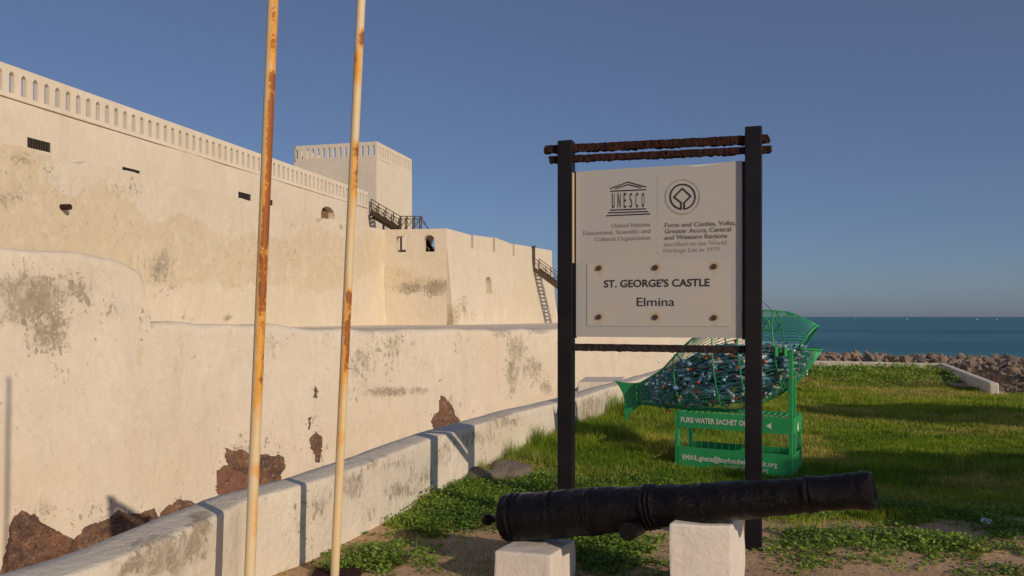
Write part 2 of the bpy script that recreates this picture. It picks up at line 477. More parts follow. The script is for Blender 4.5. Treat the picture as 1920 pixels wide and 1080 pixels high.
M['tree_leaf'] = mk_leaf('tree_leaves', (0.04, 0.07, 0.015), (0.07, 0.11, 0.02), (0.1, 0.1, 0.03))
M['bark'] = flat('grey_bark', (0.16, 0.12, 0.09), 0.9, 0.1, 0.35, 12)

# ------------------------------------------------------------------ plan of the place
LOW = [(-5.6, -2.5), (-3.3, 0.9), (-2.30, 2.6), (-1.89, 3.42), (-1.62, 4.47), (-1.58, 4.77), (-1.34, 5.24), (-1.215, 5.54),
       (-0.98, 6.25), (-0.72, 7.25), (-0.42, 7.90), (0.02, 9.02), (0.54, 10.1), (1.76, 12.9), (5.3, 21.5), (8.9, 30.9)]
SEAW = [(9.67, 16.2), (12.3, 23.0), (6.95, 25.35)]
SEALINE = [(60, 13), (22, 14), (14, 15.2), (9.67, 16.2), (12.3, 23), (6.84, 25.4)]
def catmull(pts, step):
    out = []
    n = len(pts)
    for i in range(n - 1):
        p0 = np.array(pts[max(i - 1, 0)], float); p1 = np.array(pts[i], float); p2 = np.array(pts[i + 1], float); p3 = np.array(pts[min(i + 2, n - 1)], float)
        k = max(2, int(np.linalg.norm(p2 - p1) / step))
        for j in range(k):
            t = j / k
            out.append(0.5 * ((2 * p1) + (-p0 + p2) * t + (2 * p0 - 5 * p1 + 4 * p2 - p3) * t * t + (-p0 + 3 * p1 - 3 * p2 + p3) * t ** 3))
    out.append(np.array(pts[-1], float))
    return np.array(out)
def normals2(path):
    d = np.gradient(path, axis=0); d /= np.linalg.norm(d, axis=1)[:, None]
    return np.stack([d[:, 1], -d[:, 0]], 1)      # right-hand side of travel

LAWN_POLY = np.array(LOW[:-1] + [(6.84, 25.4), (12.3, 23.0), (9.67, 16.2), (14, 15.2), (22, 14), (60, 13), (60, -30), (-30, -30), (-22, -12)])
def inside(x, y, poly):
    c = np.zeros(x.shape, bool); n = len(poly); j = n - 1
    for i in range(n):
        xi, yi = poly[i]; xj, yj = poly[j]
        if yi != yj:
            c ^= ((yi > y) != (yj > y)) & (x < (xj - xi) * (y - yi) / (yj - yi) + xi)
        j = i
    return c
def dist_path(x, y, path):
    best = np.full(x.shape, 1e9)
    for a, b in zip(path[:-1], path[1:]):
        a = np.array(a); b = np.array(b); ab = b - a; L = ab @ ab
        t = np.clip(((x - a[0]) * ab[0] + (y - a[1]) * ab[1]) / L, 0, 1)
        best = np.minimum(best, np.hypot(x - a[0] - t * ab[0], y - a[1] - t * ab[1]))
    return best

def px_of(x, y):                 # where a ground point lies in the photograph, used only to size the vegetation patches
    y = np.maximum(y, 0.3)
    return 960 + F * x / y, 594 + F * EYE / y
def ell(px, py, cx, cy, rx, ry):
    return np.exp(-(((px - cx) / rx) ** 2 + ((py - cy) / ry) ** 2))
def ground_patch(cx, cy):        # photo pixel -> ground x,y
    d = F * EYE / (cy - 594); return (cx - 960) / F * d, d
# turf and creeper patches as ground ellipses: (x, y, rx, ry, weight)
def gp(cx, cy, rx, ry, w=1.0):
    x, y = ground_patch(cx, cy); _, y2 = ground_patch(cx, cy - ry); _, y3 = ground_patch(cx, min(cy + ry, 1500))
    return (x, y, rx / F * y, max(0.12, (y2 - y3) / 2), w)
WEED = [gp(850, 930, 135, 46, 2.2), gp(775, 962, 60, 26, 1.8), gp(930, 905, 90, 30, 1.8), gp(1000, 912, 140, 24, 1.2), gp(1250, 905, 200, 14, .7), gp(690, 1052, 95, 26, 1.1), gp(620, 1070, 40, 14, 1.0),
        gp(1150, 1035, 110, 55, 1.1), gp(1110, 1010, 40, 30, 1.0), gp(1300, 1045, 120, 30, 0.31), gp(1480, 968, 80, 12, 0.56), gp(1600, 950, 130, 10, .9),
        gp(1520, 1035, 95, 22, 0.68), gp(1620, 1010, 110, 24, 0.62), gp(1740, 1010, 120, 34, 0.68), gp(1850, 1050, 90, 40, 0.56), gp(1800, 960, 130, 18, 1.1),
        gp(1470, 1000, 50, 10, 0.7), gp(1900, 1000, 60, 26, .9), gp(1580, 1065, 80, 12, 0.43), gp(800, 1010, 70, 10, .6)]
def weed_density(x, y):
    s = np.zeros(np.shape(x))
    for (cx, cy, rx, ry, w) in WEED:
        s = s + w * np.exp(-(((x - cx) / rx) ** 2 + ((y - cy) / ry) ** 2))
    n = fbm(x * 3.4 + 5, y * 4.2 + 9, 5)
    bushy = np.exp(-(((x - 10.0) / 1.9) ** 2 + ((y - 21.8) / 2.6) ** 2)) * 1.2
    return np.clip(s, 0, 1.3) * smooth(0.50, 0.66, n + 0.20 * np.clip(s, 0, 2.2) - .02) + bushy * (y > 17)
def grass_density(x, y):
    edge = 6.75 + 0.55 * (fbm(x * 0.9 + 3, y * 0.9, 4) - 0.5) * 2
    g = smooth(edge - 0.25, edge + 0.5, y + 0.12 * x)
    g = g * smooth(0.10, 0.3, fbm(x * 0.8 + 40, y * 0.8 + 11, 4))
    # bare strip near the corner of the sea wall
    g = g * (1 - 0.85 * np.exp(-(((x - 10.4) / 0.5) ** 2 + ((y - 18.6) / 1.6) ** 2)))
    return g
def ground_z(x, y):
    z = 0.05 * (fbm(x * 0.5, y * 0.5, 3) - 0.5) + 0.03 * (fbm(x * 3, y * 3, 4) - 0.5)
    z = z + 0.10 * smooth(8, 12, y) * np.exp(-(dist_path(x, y, LOW) / 1.6) ** 2)
    z = z + 0.12 * np.exp(-(((x - 10.8) / 2.2) ** 2 + ((y - 22.5) / 3.5) ** 2))
    return z

# ------------------------------------------------------------------ ground
def build_ground():
    def sheet(name, xs, ys, res_attr=True):
        X, Y = np.meshgrid(xs, ys, indexing='ij')
        ins = inside(X, Y, LAWN_POLY)
        wall = [np.array(p) for p in LOW]
        dl = dist_path(X, Y, LOW)
        Z = ground_z(X, Y)
        # moat side of the low wall drops, sea side slopes down under the boulders
        left = ~ins
        seaside = left & (Y > 13) & (X > 1.76 + .3966 * (Y - 12.9) + .05) & (X > 6)
        dsea = dist_path(X, Y, SEALINE)
        Zsea = 0.0 - 0.15 * np.clip(dsea, 0, 60) - 0.4 * smooth(5, 9, dsea)
        moat = left & ~seaside
        Zm = np.where(dl < 0.15, Z, -3.0 + 0.25 * (fbm(X * .5, Y * .5, 3) - .5))
        Z = np.where(seaside, Zsea, np.where(moat, Zm, Z))
        g = np.clip(grass_density(X, Y) + 0.75 * weed_density(X, Y), 0, 1)
        g = np.where(seaside | moat, 0.0, g)
        o = grid_obj(name, np.stack([X, Y, Z], -1).reshape(-1, 3), len(xs), len(ys), M['ground'], attr={'grass': g.reshape(-1)})
        return o
    xs = np.concatenate([np.arange(-70, -12, 2.0), np.arange(-12, -4, .25), np.arange(-4, 8, 0.07), np.arange(8, 20, 0.2), np.arange(20, 130, 4.0)])
    ys = np.concatenate([np.arange(-60, -6, 3.0), np.arange(-6, 3, .3), np.arange(3, 9, 0.07), np.arange(9, 16, .12), np.arange(16, 36, 0.25), np.arange(36, 140, 4.0)])
    o = sheet('ground', xs, ys)
    tag(o, kind='structure')
    # flip so that the upper side faces up
    me = o.data
    if me.polygons[0].normal.z < 0: me.flip_normals()
    return o
build_ground()
sea = MB().add([(-30000, -30000, -4.6), (30000, -30000, -4.6), (30000, 45000, -4.6), (-30000, 45000, -4.6)], [(0, 1, 2, 3)]).build('sea', M['water'])
tag(sea, kind='structure')

# ------------------------------------------------------------------ castle
castle = empty('castle', (-6.0, 40.0, -3.0), 'large cream limewashed castle with tower, bastions and slotted parapets behind the moat', 'castle')

def bvh_of(objs):
    vs = []; fs = []
    for o in objs:
        org = parent_origin(o); me = o.data; n = len(vs)
        vs += [v.co + org for v in me.vertices]; fs += [tuple(i + n for i in p.vertices) for p in me.polygons]
    return BVHTree.FromPolygons(vs, fs)
def hit(bvh, px, py):
    d = Vector(((px - 960) / F, 1, -(py - 594) / F)).normalized()
    r = bvh.ray_cast(Vector((0, 0, EYE)), d)
    return r[0], r[1]

def wall_sheet(name, path_pts, ztop, zbot, batter, mat, parent, step=0.12, lip=0.25, ledge=2.0, amp=0.07, nscale=0.6, stains=(), ochre=(), base_ochre=0.0, seed=0, bulge=0.0):
    """battered plaster wall along a plan path (travelling with the visible face on the right), rounded lip and ledge on top"""
    path = catmull(path_pts, step); nr = normals2(path)
    ker = np.ones(5) / 5
    nr = np.stack([np.convolve(np.pad(nr[:, k], 2, 'edge'), ker, 'valid') for k in (0, 1)], 1)
    s = np.concatenate([[0], np.cumsum(np.linalg.norm(np.diff(path, axis=0), axis=1))])
    zt = ztop(s, path)
    nz = max(6, int((max(zt) - zbot) / step))
    rows = []
    for j in range(nz):                                  # the face
        v = j / (nz - 1)
        z = zbot + (zt - lip - zbot) * v
        off = batter * (2.0 - z)
        rows.append((path + nr * off[:, None], z))
    for a in (25, 50, 75, 90):                           # the lip
        z = zt - lip + lip * math.sin(R(a)); off = batter * (2.0 - zt + lip) - lip * (1 - math.cos(R(a)))
        rows.append((path + nr * off[:, None], z))
    rows.append((path - nr * ledge, zt + 0.0 * zt - 0.02))
    nv = len(rows)
    Pxy = np.stack([r[0] for r in rows], 1); Z = np.stack([np.broadcast_to(r[1], s.shape) for r in rows], 1)
    pts = np.concatenate([Pxy, Z[..., None]], -1)
    flatp = pts.reshape(-1, 3)
    disp = np.array([noise.noise(Vector(p) * nscale + Vector((seed, 0, 0))) * amp + noise.noise(Vector((p[0], p[1], p[2])) * nscale * 4) * amp * 0.22 for p in flatp])
    NR = np.repeat(nr, nv, axis=0)
    flatp[:, :2] += NR * disp[:, None]
    dz = np.array([noise.noise(Vector((p[0], p[1], 7)) * 1.1) * amp * 0.7 for p in flatp])
    top = (np.arange(len(flatp)) % nv) >= nz
    flatp[:, 2] += np.where(top, dz, 0)
    PX = 960 + F * flatp[:, 0] / np.maximum(flatp[:, 1], .5); PY = 594 - F * (flatp[:, 2] - EYE) / np.maximum(flatp[:, 1], .5)
    st = np.zeros(len(flatp)); oc = np.full(len(flatp), float(base_ochre))
    for (cx, cy, rx, ry, w) in stains: st = np.maximum(st, w * ell(PX, PY, cx, cy, rx, ry))
    for (cx, cy, rx, ry, w) in ochre: oc = np.maximum(oc, w * ell(PX, PY, cx, cy, rx, ry)) if w > 0 else oc * (1 + w * ell(PX, PY, cx, cy, rx, ry))
    o = grid_obj(name, flatp, len(path), nv, mat, parent, attr={'stain': st, 'ochre': oc})
    return o

stains_l = [(470, 850, 80, 40, .45), (60, 960, 70, 40, .45), (200, 960, 100, 25, .45), (845, 765, 40, 40, .4), (595, 820, 25, 60, .4), (340, 940, 40, 20, .4),
            (60, 560, 75, 60, 1.0), (90, 620, 60, 60, .8), (30, 540, 60, 30, 1.0), (205, 580, 30, 60, .5), (150, 545, 40, 40, .7), (120, 700, 50, 60, .3), (265, 590, 10, 60, .5),
            (680, 680, 45, 70, .5), (735, 655, 50, 50, .5), (725, 735, 60, 12, 1.0), (780, 732, 40, 8, .8), (968, 655, 22, 35, .8), (960, 700, 14, 40, .9), (1000, 690, 30, 30, .75), (1025, 725, 14, 20, .8), (940, 626, 20, 10, .8), (1010, 622, 30, 6, .8), (590, 735, 10, 20, .7),
            (500, 650, 30, 40, .5), (620, 650, 40, 30, .35), (345, 600, 30, 8, .5), (870, 640, 40, 20, .4), (800, 690, 40, 30, .3), (1060, 680, 30, 30, .3)]
def base_top(s_, path):
    y = np.maximum(path[:, 1], 1); px = 960 + F * path[:, 0] / y
    return np.interp(px, [-2500, 0, 150, 240, 266, 273, 279, 477, 718, 1045, 1410, 1500], [2.95, 2.85, 2.82, 2.74, 2.62, 2.50, 1.52, 1.42, 1.24, 1.18, 1.12, 1.1])
lw = wall_sheet('base_wall', [(-17, 4.9), (-13.2, 9.2), (-9.55, 13.25), (-7.5, 16.3), (-6.5, 17.8), (-3.0, 22.6), (0.2, 26.4), (1.7, 27.75), (3.2, 28.6), (6.0, 29.8), (8.75, 30.95), (9.6, 32.0), (10.3, 36), (11, 44)],
                base_top, -3.1, 0.11, M['plaster'], castle, step=0.10, lip=0.2, ledge=3.5, amp=0.13, nscale=0.42,
                stains=stains_l, ochre=[(950, 570, 30, 40, .3), (60, 570, 60, 60, .35), (262, 660, 14, 50, .5)], seed=8)
# flat ledges behind the two sheets (the terrace at eye level)
MB().prism([(-20, 12), (-11.3, 17.8), (-6.6, 20.4), (0.3, 28.0), (3.2, 30.3), (8.3, 32.6), (9.0, 36), (10.0, 75), (-30, 75), (-30, 12)], -3.05, 1.06).build('terrace', M['plaster_far'], castle)

# ---- mid wall (ochre), curtain wall, tower, far bastion
def face_wall(name, a, b, z0, z1, thick, mat, parent, step, batter=0.0, stains=(), ochre=(), base_ochre=0.0, amp=0.05, ztop=None, ns=0.35, holes=(), back=True):
    """a wall with a gridded, gently uneven face from a to b (face on the right of travel); holes: (s0,s1,z0,z1,arched)"""
    a = np.array(a, float); b = np.array(b, float); L = np.linalg.norm(b - a); d = (b - a) / L; n = np.array([d[1], -d[0]])
    us = list(np.arange(0, L, step)) + [L]
    zs = list(np.arange(z0, z1, step))
    zs = np.array(zs + [z1])
    us = np.array(us)
    U, Zv = np.meshgrid(us, zs, indexing='ij')
    if ztop is not None:
        zt = ztop(us)[:, None]; Zv = z0 + (Zv - z0) * (zt - z0) / (z1 - z0)
    off = batter * (z1 - Zv)
    X = a[0] + d[0] * U + n[0] * off; Y = a[1] + d[1] * U + n[1] * off
    fp = np.stack([X, Y, Zv], -1).reshape(-1, 3)
    dd = np.array([noise.noise(Vector(p) * ns) * amp + noise.noise(Vector(p) * ns * 5) * amp * .2 for p in fp])
    fp[:, 0] += n[0] * dd; fp[:, 1] += n[1] * dd
    PX = 960 + F * fp[:, 0] / fp[:, 1]; PY = 594 - F * (fp[:, 2] - EYE) / fp[:, 1]
    st = np.zeros(len(fp)); oc = np.full(len(fp), float(base_ochre))
    for (cx, cy, rx, ry, w) in stains: st = np.maximum(st, w * ell(PX, PY, cx, cy, rx, ry))
    for (cx, cy, rx, ry, w) in ochre: oc = np.maximum(oc, w * ell(PX, PY, cx, cy, rx, ry)) if w > 0 else oc * (1 + w * ell(PX, PY, cx, cy, rx, ry))
    nu, nz = len(us), len(zs)
    # back and rim: the same sheet moved in by the thickness
    bp = fp.copy(); bp[:, 0] -= n[0] * (thick + off.reshape(-1)); bp[:, 1] -= n[1] * (thick + off.reshape(-1))
    vs = np.concatenate([fp, bp]); N = nu * nz; fs = []
    for i in range(nu - 1):
        for j in range(nz - 1):
            q = (i * nz + j, (i + 1) * nz + j, (i + 1) * nz + j + 1, i * nz + j + 1)
            fs.append(q); fs.append(tuple(N + k for k in reversed(q)))
    for i in range(nu - 1):
        for j in (0, nz - 1):
            q = (i * nz + j, (i + 1) * nz + j, N + (i + 1) * nz + j, N + i * nz + j); fs.append(q if j else q[::-1])
    for j in range(nz - 1):
        for i in (0, nu - 1):
            q = (i * nz + j, i * nz + j + 1, N + i * nz + j + 1, N + i * nz + j); fs.append(q)
    org = parent_origin(parent)
    me = bpy.data.meshes.new(name); me.from_pydata((vs - np.array(org)).tolist(), [], fs)
    for k, arr in (('stain', st), ('ochre', oc)):
        at = me.attributes.new(k, 'FLOAT', 'POINT'); at.data.foreach_set('value', np.concatenate([arr, arr]))
    bm = bmesh.new(); bm.from_mesh(me); bmesh.ops.recalc_face_normals(bm, faces=bm.faces); bm.to_mesh(me); bm.free()
    me.materials.append(mat)
    o = bpy.data.objects.new(name, me); COL.objects.link(o); o.parent = parent
    if holes:
        cut = MB()
        for (s0, s1, h0, h1, arch, depth) in holes:
            prof = [(s0, h0), (s1, h0)]
            if arch:
                r = (s1 - s0) / 2; hc = h1 - r * arch
                prof += [(s0 + r + r * math.cos(t), hc + r * arch * math.sin(t)) for t in np.linspace(0, math.pi, 9)]
            else: prof += [(s1, h1), (s0, h1)]
            fr = [(a[0] + d[0] * s + n[0] * 1.2, a[1] + d[1] * s + n[1] * 1.2, z) for s, z in prof]
            bk = [(a[0] + d[0] * s - n[0] * depth, a[1] + d[1] * s - n[1] * depth, z) for s, z in prof]
            k = len(prof)
            cut.add(fr + bk, [tuple(range(k)), tuple(range(2 * k - 1, k - 1, -1))] + [(i, k + i, k + (i + 1) % k, (i + 1) % k) for i in range(k)])
        co = cut.build('cutter', None, parent)
        md = o.modifiers.new('b', 'BOOLEAN'); md.object = co; md.operation = 'DIFFERENCE'; md.solver = 'EXACT'
        dg = bpy.context.evaluated_depsgraph_get(); dg.update()
        new = bpy.data.meshes.new_from_object(o.evaluated_get(dg))
        if len(new.vertices) < len(o.data.vertices) // 2:
            md.solver = 'FAST'; dg = bpy.context.evaluated_depsgraph_get(); dg.update(); new = bpy.data.meshes.new_from_object(o.evaluated_get(dg))
        o.modifiers.clear(); o.data = new
        bpy.data.objects.remove(co)
    return o, a, d, n

def hit_s(px, py, a, d):
    """where the view through px,py meets the vertical plane through a along d: distance along, height, depth"""
    r = (px - 960) / F
    # a + d*s ; x = r*y
    s = (r * a[1] - a[0]) / (d[0] - r * d[1]); y = a[1] + d[1] * s
    return s, EYE - (py - 594) / F * y, y

def slot_parapet(name, a, b, z0, z1, t, pitch, ow, o0, o1, peak, mat, parent, face_right=True):
    """parapet wall pierced by tall pointed slots; the outer face runs from a to b"""
    a = Vector((*a, 0)); b = Vector((*b, 0)); L = (b - a).length; d = (b - a) / L; n = Vector((d.y, -d.x, 0))
    mb = MB(); off = -n * t
    def q(s0, za0, s1, za1, zb1, zb0):
        p = [a + d * s0 + Vector((0, 0, za0)), a + d * s1 + Vector((0, 0, za1)), a + d * s1 + Vector((0, 0, zb1)), a + d * s0 + Vector((0, 0, zb0))]
        mb.hexa(*p, off)
    k = int(L / pitch); pitch = L / k
    q(0, z0, L, z0, o0, o0)
    q(0, o1 + peak, L, o1 + peak, z1, z1)
    for i in range(k):
        s = i * pitch; m = s + pitch / 2; hw = ow / 2
        q(s, o0, m - hw, o0, o1 + peak, o1 + peak)
        q(m + hw, o0, s + pitch, o0, o1 + peak, o1 + peak)
        q(m - hw, o1, m, o1 + peak - 0.002, o1 + peak, o1 + peak)
        q(m, o1 + peak - 0.002, m + hw, o1, o1 + peak, o1 + peak)
    return mb.build(name, mat, parent)

# curtain wall line
CA = (-18.9 - 0.26 * 6, 29.5 - 6); CB = (-10.9, 60.4)
dvec = np.array([CB[0] - CA[0], CB[1] - CA[1]]); CL = np.linalg.norm(dvec); dvec /= CL
holes = []; panes = []
def add_hole(lst, a, d, x0, y0, x1, y1, arch=0, depth=0.35, pane=True, zz=None):
    s0, za, y = hit_s(x0, y1, a, d); s1, zb, y_ = hit_s(x1, y0, a, d)
    if zz: zb, za = zz
    lst.append((s0, s1, za, zb, arch, depth)); return s0, s1, za, zb
wl = [add_hole(holes, CA, dvec, 52, 263, 96, 284, zz=(None)), ]
holes = []
def whole(px0, px1, pyc, hpx, arch=0, depth=.35):
    s0, z0, y0 = hit_s(px0, pyc, CA, dvec); s1, z1, y1 = hit_s(px1, pyc, CA, dvec)
    zc = EYE - (pyc - 594) / F * (y0 + y1) / 2; hh = hpx / F * (y0 + y1) / 4
    holes.append((s0, s1, zc - hh, zc + hh, arch, depth)); return (s0, s1, zc - hh, zc + hh)
win = [whole(52, 96, 272, 19), whole(229, 263, 319.5, 6), whole(447, 471, 369, 14), whole(503, 512, 380, 11), whole(663, 677, 427, 12)]
arch_w = whole(602, 627, 404, 33, arch=.55, depth=0.5)
cur, ca, cd, cn = face_wall('curtain_wall', CA, CB, 1.0, 9.78, 1.2, M['plaster_far'], castle, 0.7, amp=0.06, holes=holes)
ca_v = Vector((*CA, 0)); cd_v = Vector((*dvec, 0)); cn_v = Vector((dvec[1], -dvec[0], 0))
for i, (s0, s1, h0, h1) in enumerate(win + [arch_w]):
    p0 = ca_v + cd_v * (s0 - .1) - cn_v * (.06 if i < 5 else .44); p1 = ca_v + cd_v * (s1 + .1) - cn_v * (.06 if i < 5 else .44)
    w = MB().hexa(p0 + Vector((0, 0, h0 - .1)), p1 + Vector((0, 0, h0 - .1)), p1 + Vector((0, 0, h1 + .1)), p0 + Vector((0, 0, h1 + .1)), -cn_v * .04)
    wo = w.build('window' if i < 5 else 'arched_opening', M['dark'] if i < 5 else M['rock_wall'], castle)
    if i == 0 or i == 2:
        g = MB()
        for k in range(1, 9 if i == 0 else 5):
            s = s0 + (s1 - s0) * k / (9 if i == 0 else 5); q0 = ca_v + cd_v * s - cn_v * .03
            g.bar(q0 + Vector((0, 0, h0)), q0 + Vector((0, 0, h1)), .025)
        g.build('grille', M['stair'], wo)
# string course and slotted parapet
pa = (CA[0] + cn_v.x * 0.06, CA[1] + cn_v.y * 0.06); pb_ = (CB[0] + cn_v.x * 0.06, CB[1] + cn_v.y * 0.06)
MB().hexa(Vector((pa[0], pa[1], 9.785)), Vector((pb_[0], pb_[1], 9.785)), Vector((pb_[0], pb_[1], 9.86)), Vector((pa[0], pa[1], 9.86)), -cn_v * 1.2).build('string_course', M['plaster_far'], castle)
slot_parapet('slotted_parapet', (CA[0] + cn_v.x * .03, CA[1] + cn_v.y * .03), (CB[0] + cn_v.x * .03, CB[1] + cn_v.y * .03), 9.865, 11.02, 0.19, 0.53, 0.235, 9.98, 10.68, 0.13, M['plaster_far'], castle)

# mid wall
MA = (-17.2 - .31 * 5, 26.9 - 5); MBp = (-8.65, 54.0)
mholes = []
ma = np.array(MA); md_ = np.array([MBp[0] - MA[0], MBp[1] - MA[1]]); ML = np.linalg.norm(md_); md_ /= ML
def mid_top(us):
    # crest follows the broken outline of old merlons
    px = []
    z = np.full(us.shape, 7.35)
    y = ma[1] + md_[1] * us; x = ma[0] + md_[0] * us; pxx = 960 + F * x / y
    yy = np.interp(pxx, [-200, 0, 78, 96, 156, 158, 262, 264, 440, 446, 590, 594, 600, 603, 660, 720], [219, 266, 284, 294, 312, 302, 326, 331, 372, 371, 405, 418, 416, 408, 418, 431])
    z = EYE - (yy - 594) / F * y
    return z + (vnoise(us * 3, us * 0) - .5) * 0.05
stm = [(300, 500, 25, 40, .8), (320, 540, 20, 18, .6), (115, 390, 5, 5, .8), (215, 415, 10, 8, .7), (40, 300, 30, 12, .7), (100, 330, 30, 30, .5), (165, 425, 10, 12, .4), (430, 470, 30, 30, .35), (545, 480, 25, 18, .5), (25, 360, 40, 40, .5),
       (345, 590, 10, 8, .9), (280, 593, 8, 6, .9), (425, 595, 12, 6, .9), (240, 350, 40, 15, .5), (560, 418, 30, 8, .5), (640, 425, 30, 8, .6)]
ocm = [(40, 380, 120, 110, 1.0), (170, 440, 130, 120, 1.0), (330, 480, 120, 90, 1.0), (480, 500, 110, 70, 1.0), (600, 490, 90, 75, 1.0), (690, 470, 50, 60, .8), (20, 290, 60, 25, .9),
       (190, 365, 20, 20, .9), (100, 470, 200, 60, .8), (300, 560, 60, 30, -.6), (450, 570, 120, 32, -.9), (640, 585, 90, 25, -.8), (120, 335, 50, 25, -.7), (300, 375, 30, 25, -.9), (430, 405, 40, 25, -.8)]
mid, *_ = face_wall('weathered_mid_wall', MA, MBp, 0.9, 8.0, 1.2, M['plaster_mid'], castle, 0.35, batter=0.02, stains=stm, ochre=ocm, amp=0.10, ztop=mid_top)

# far bastion: left face with two arched openings, long right face with embrasures
C0 = np.array(MBp); C1 = np.array((-4.34, 53.3)); C2 = np.array((3.57, 71.4)); C3 = np.array((-3.0, 76.0))
FL = 5.35
bh = []
def bhole(a, b, px0, px1, y0, y1, arch, depth):
    d = (b - a) / np.linalg.norm(b - a)
    s0, zl, ya = hit_s(px0, y1, a, d); s1, zh, yb = hit_s(px1, y0, a, d); return (s0, s1, zl, zh, arch, depth)
bh = [bhole(C0, C1, 742, 761, 442, 473, .5, 1.0), bhole(C0, C1, 794, 815, 440, 472, 1.0, 1.0)]
def merlon_wall(name, a, b, zt_fn, z0, t, cuts, mat):
    d = (b - a) / np.linalg.norm(b - a); L = np.linalg.norm(b - a); mb = MB(); n = np.array([d[1], -d[0]])
    edges = [0.0]
    for px in cuts:
        s, _, _ = hit_s(px, 500, a, d); edges += [s - .02, s + .34]
    edges.append(L)
    zc = 6.45
    def P3(s, z): return Vector((a[0] + d[0] * s, a[1] + d[1] * s, z))
    off = Vector((-n[0] * t, -n[1] * t, 0))
    for i in range(0, len(edges) - 1, 2):
        s0, s1 = edges[i], edges[i + 1]
        if s1 >= L: s1 = L
        mb.hexa(P3(s0, zc - .01), P3(s1, zc - .01), P3(s1, zt_fn(s1, 1)), P3(s0, zt_fn(s0, 0)), off)
    return mb.build(name, mat, castle, bevel=.04)
merlon_wall('bastion_right_parapet', C1, C2, lambda s, e: 7.5 + (0.0 if e == 0 else -0.06) + 0.1 * math.sin(s), FL, 0.6, [884, 925, 962], M['plaster_mid'])
MB().hexa(Vector((*C2, FL)), Vector((*C3, FL)), Vector((*C3, 7.3)), Vector((*C2, 7.3)), (-.5, -.3, 0)).build('bastion_rear_parapet', M['plaster_far'], castle)
stb = [(770, 540, 32, 14, .9), (815, 540, 25, 18, 1.0), (830, 535, 12, 14, .9), (870, 570, 12, 30, .6), (850, 595, 14, 26, .6), (885, 590, 12, 16, .5), (740, 540, 20, 12, .4)]
ocb = [(730, 520, 60, 30, .8), (790, 530, 70, 25, .7), (850, 590, 16, 30, .9), (840, 560, 8, 40, .6), (920, 560, 30, 20, .3)]
bb, *_ = face_wall('bastion_left_face', C0, C1, 0.9, 7.48, .6, M['plaster_mid'], castle, 0.3, stains=stb, ochre=ocb, amp=0.05, holes=bh)
sl = hit_s(912, 535, C1, (C2 - C1) / np.linalg.norm(C2 - C1))
bh2 = [bhole(C1, C2, 906, 917, 519, 550, 1.0, 0.35)]
br, *_ = face_wall('bastion_right_face', C1, C2, 0.9, 6.449, .6, M['plaster_mid'], castle, 0.35, batter=0.09, stains=stb, ochre=ocb, amp=0.04, holes=bh2)
MB().prism([tuple(C0 + (-.5, 1.4)), tuple(C1 + (-1.0, 1.4)), tuple(C2 + (-1.6, -.6)), tuple(C3)], 1.1, FL - .03).build('bastion_floor', M['plaster_far'], castle)
# batter at the far edge
MB().prism([tuple(C2 + (-.2, -.1)), tuple(C2 + (-.02, .05)), tuple(C3), tuple(C3 + (-1, -2))], 0.9, FL - .01, [tuple(C2 + (-.2, -.1)), tuple(C2 + (.62, .2)), tuple(C3 + (.6, .6)), tuple(C3 + (-1, -2))]).build('bastion_rear_face', M['plaster_far'], castle)

# tower
T0 = np.array((-12.7, 75.0)); TL = np.array((-12.7 - .968 * 8.6, 75 + .25 * 8.6)); TR = np.array((-12.7 + .25 * 8.9, 75 + .968 * 8.9)); TB = TL + TR - T0
tz = 16.5
face_wall('tower_front', TL, T0, 1.0, tz, 1.0, M['plaster_far'], castle, 1.0, amp=0.05)
face_wall('tower_side', T0 + np.array((0, 0.0)), TR, 1.0, tz + .002, 0.99, M['plaster_far'], castle, 1.0, amp=0.05)
MB().prism([tuple(TL), tuple(T0 + (-.3, .3)), tuple(TR), tuple(TB)], 1.0, tz - .1).build('tower_core', M['plaster_far'], castle)
for nm, a, b in (('tower_parapet', TL, T0), ('tower_parapet', T0 + (.03, .0), TR), ('tower_parapet', TR, TB), ('tower_parapet', TB, TL)):
    slot_parapet(nm, a, b, tz + .004, 18.05, .2, .57, .24, tz + .28, tz + 1.12, .14, M['plaster_far'], castle)

# stairs
def stair(top, bot, wv, nsteps, parent, posts=6, rail=.95, name='outer_stair'):
    top = Vector(top); bot = Vector(bot); wv = Vector(wv); W = wv.length
    mb = MB()
    for k in (0, 1):
        mb.bar(top + wv * k, bot + wv * k, .06, .34)
    o = mb.build(name, M['stair'], parent)
    tr = MB()
    wd = wv.normalized()
    for i in range(nsteps):
        p = top + (bot - top) * ((i + .5) / nsteps); run = (bot - top); run.z = 0; run.normalize()
        tr.bar(p + wd * .035, p + wv - wd * .035, .22, .04)
    tr.build('treads', M['stair'], o)
    for k in (0, 1):
        r = MB()
        pts = [top + wv * k + (bot - top) * (i / (posts - 1)) for i in range(posts)]
        for i, p in enumerate(pts):
            r.bar(p, p + Vector((0, 0, rail)), .07)
            if i:
                q = pts[i - 1]; u = Vector((0, 0, 1))
                r.bar(q + u * rail, p + u * rail, .05); r.bar(q + u * rail * .72, p + u * rail * .72, .03)
                r.bar(q + u * rail * .7, p + u * .15, .03); r.bar(q + u * .15, p + u * rail * .7, .03)
        r.build('railing', M['stair'], o)
    return o
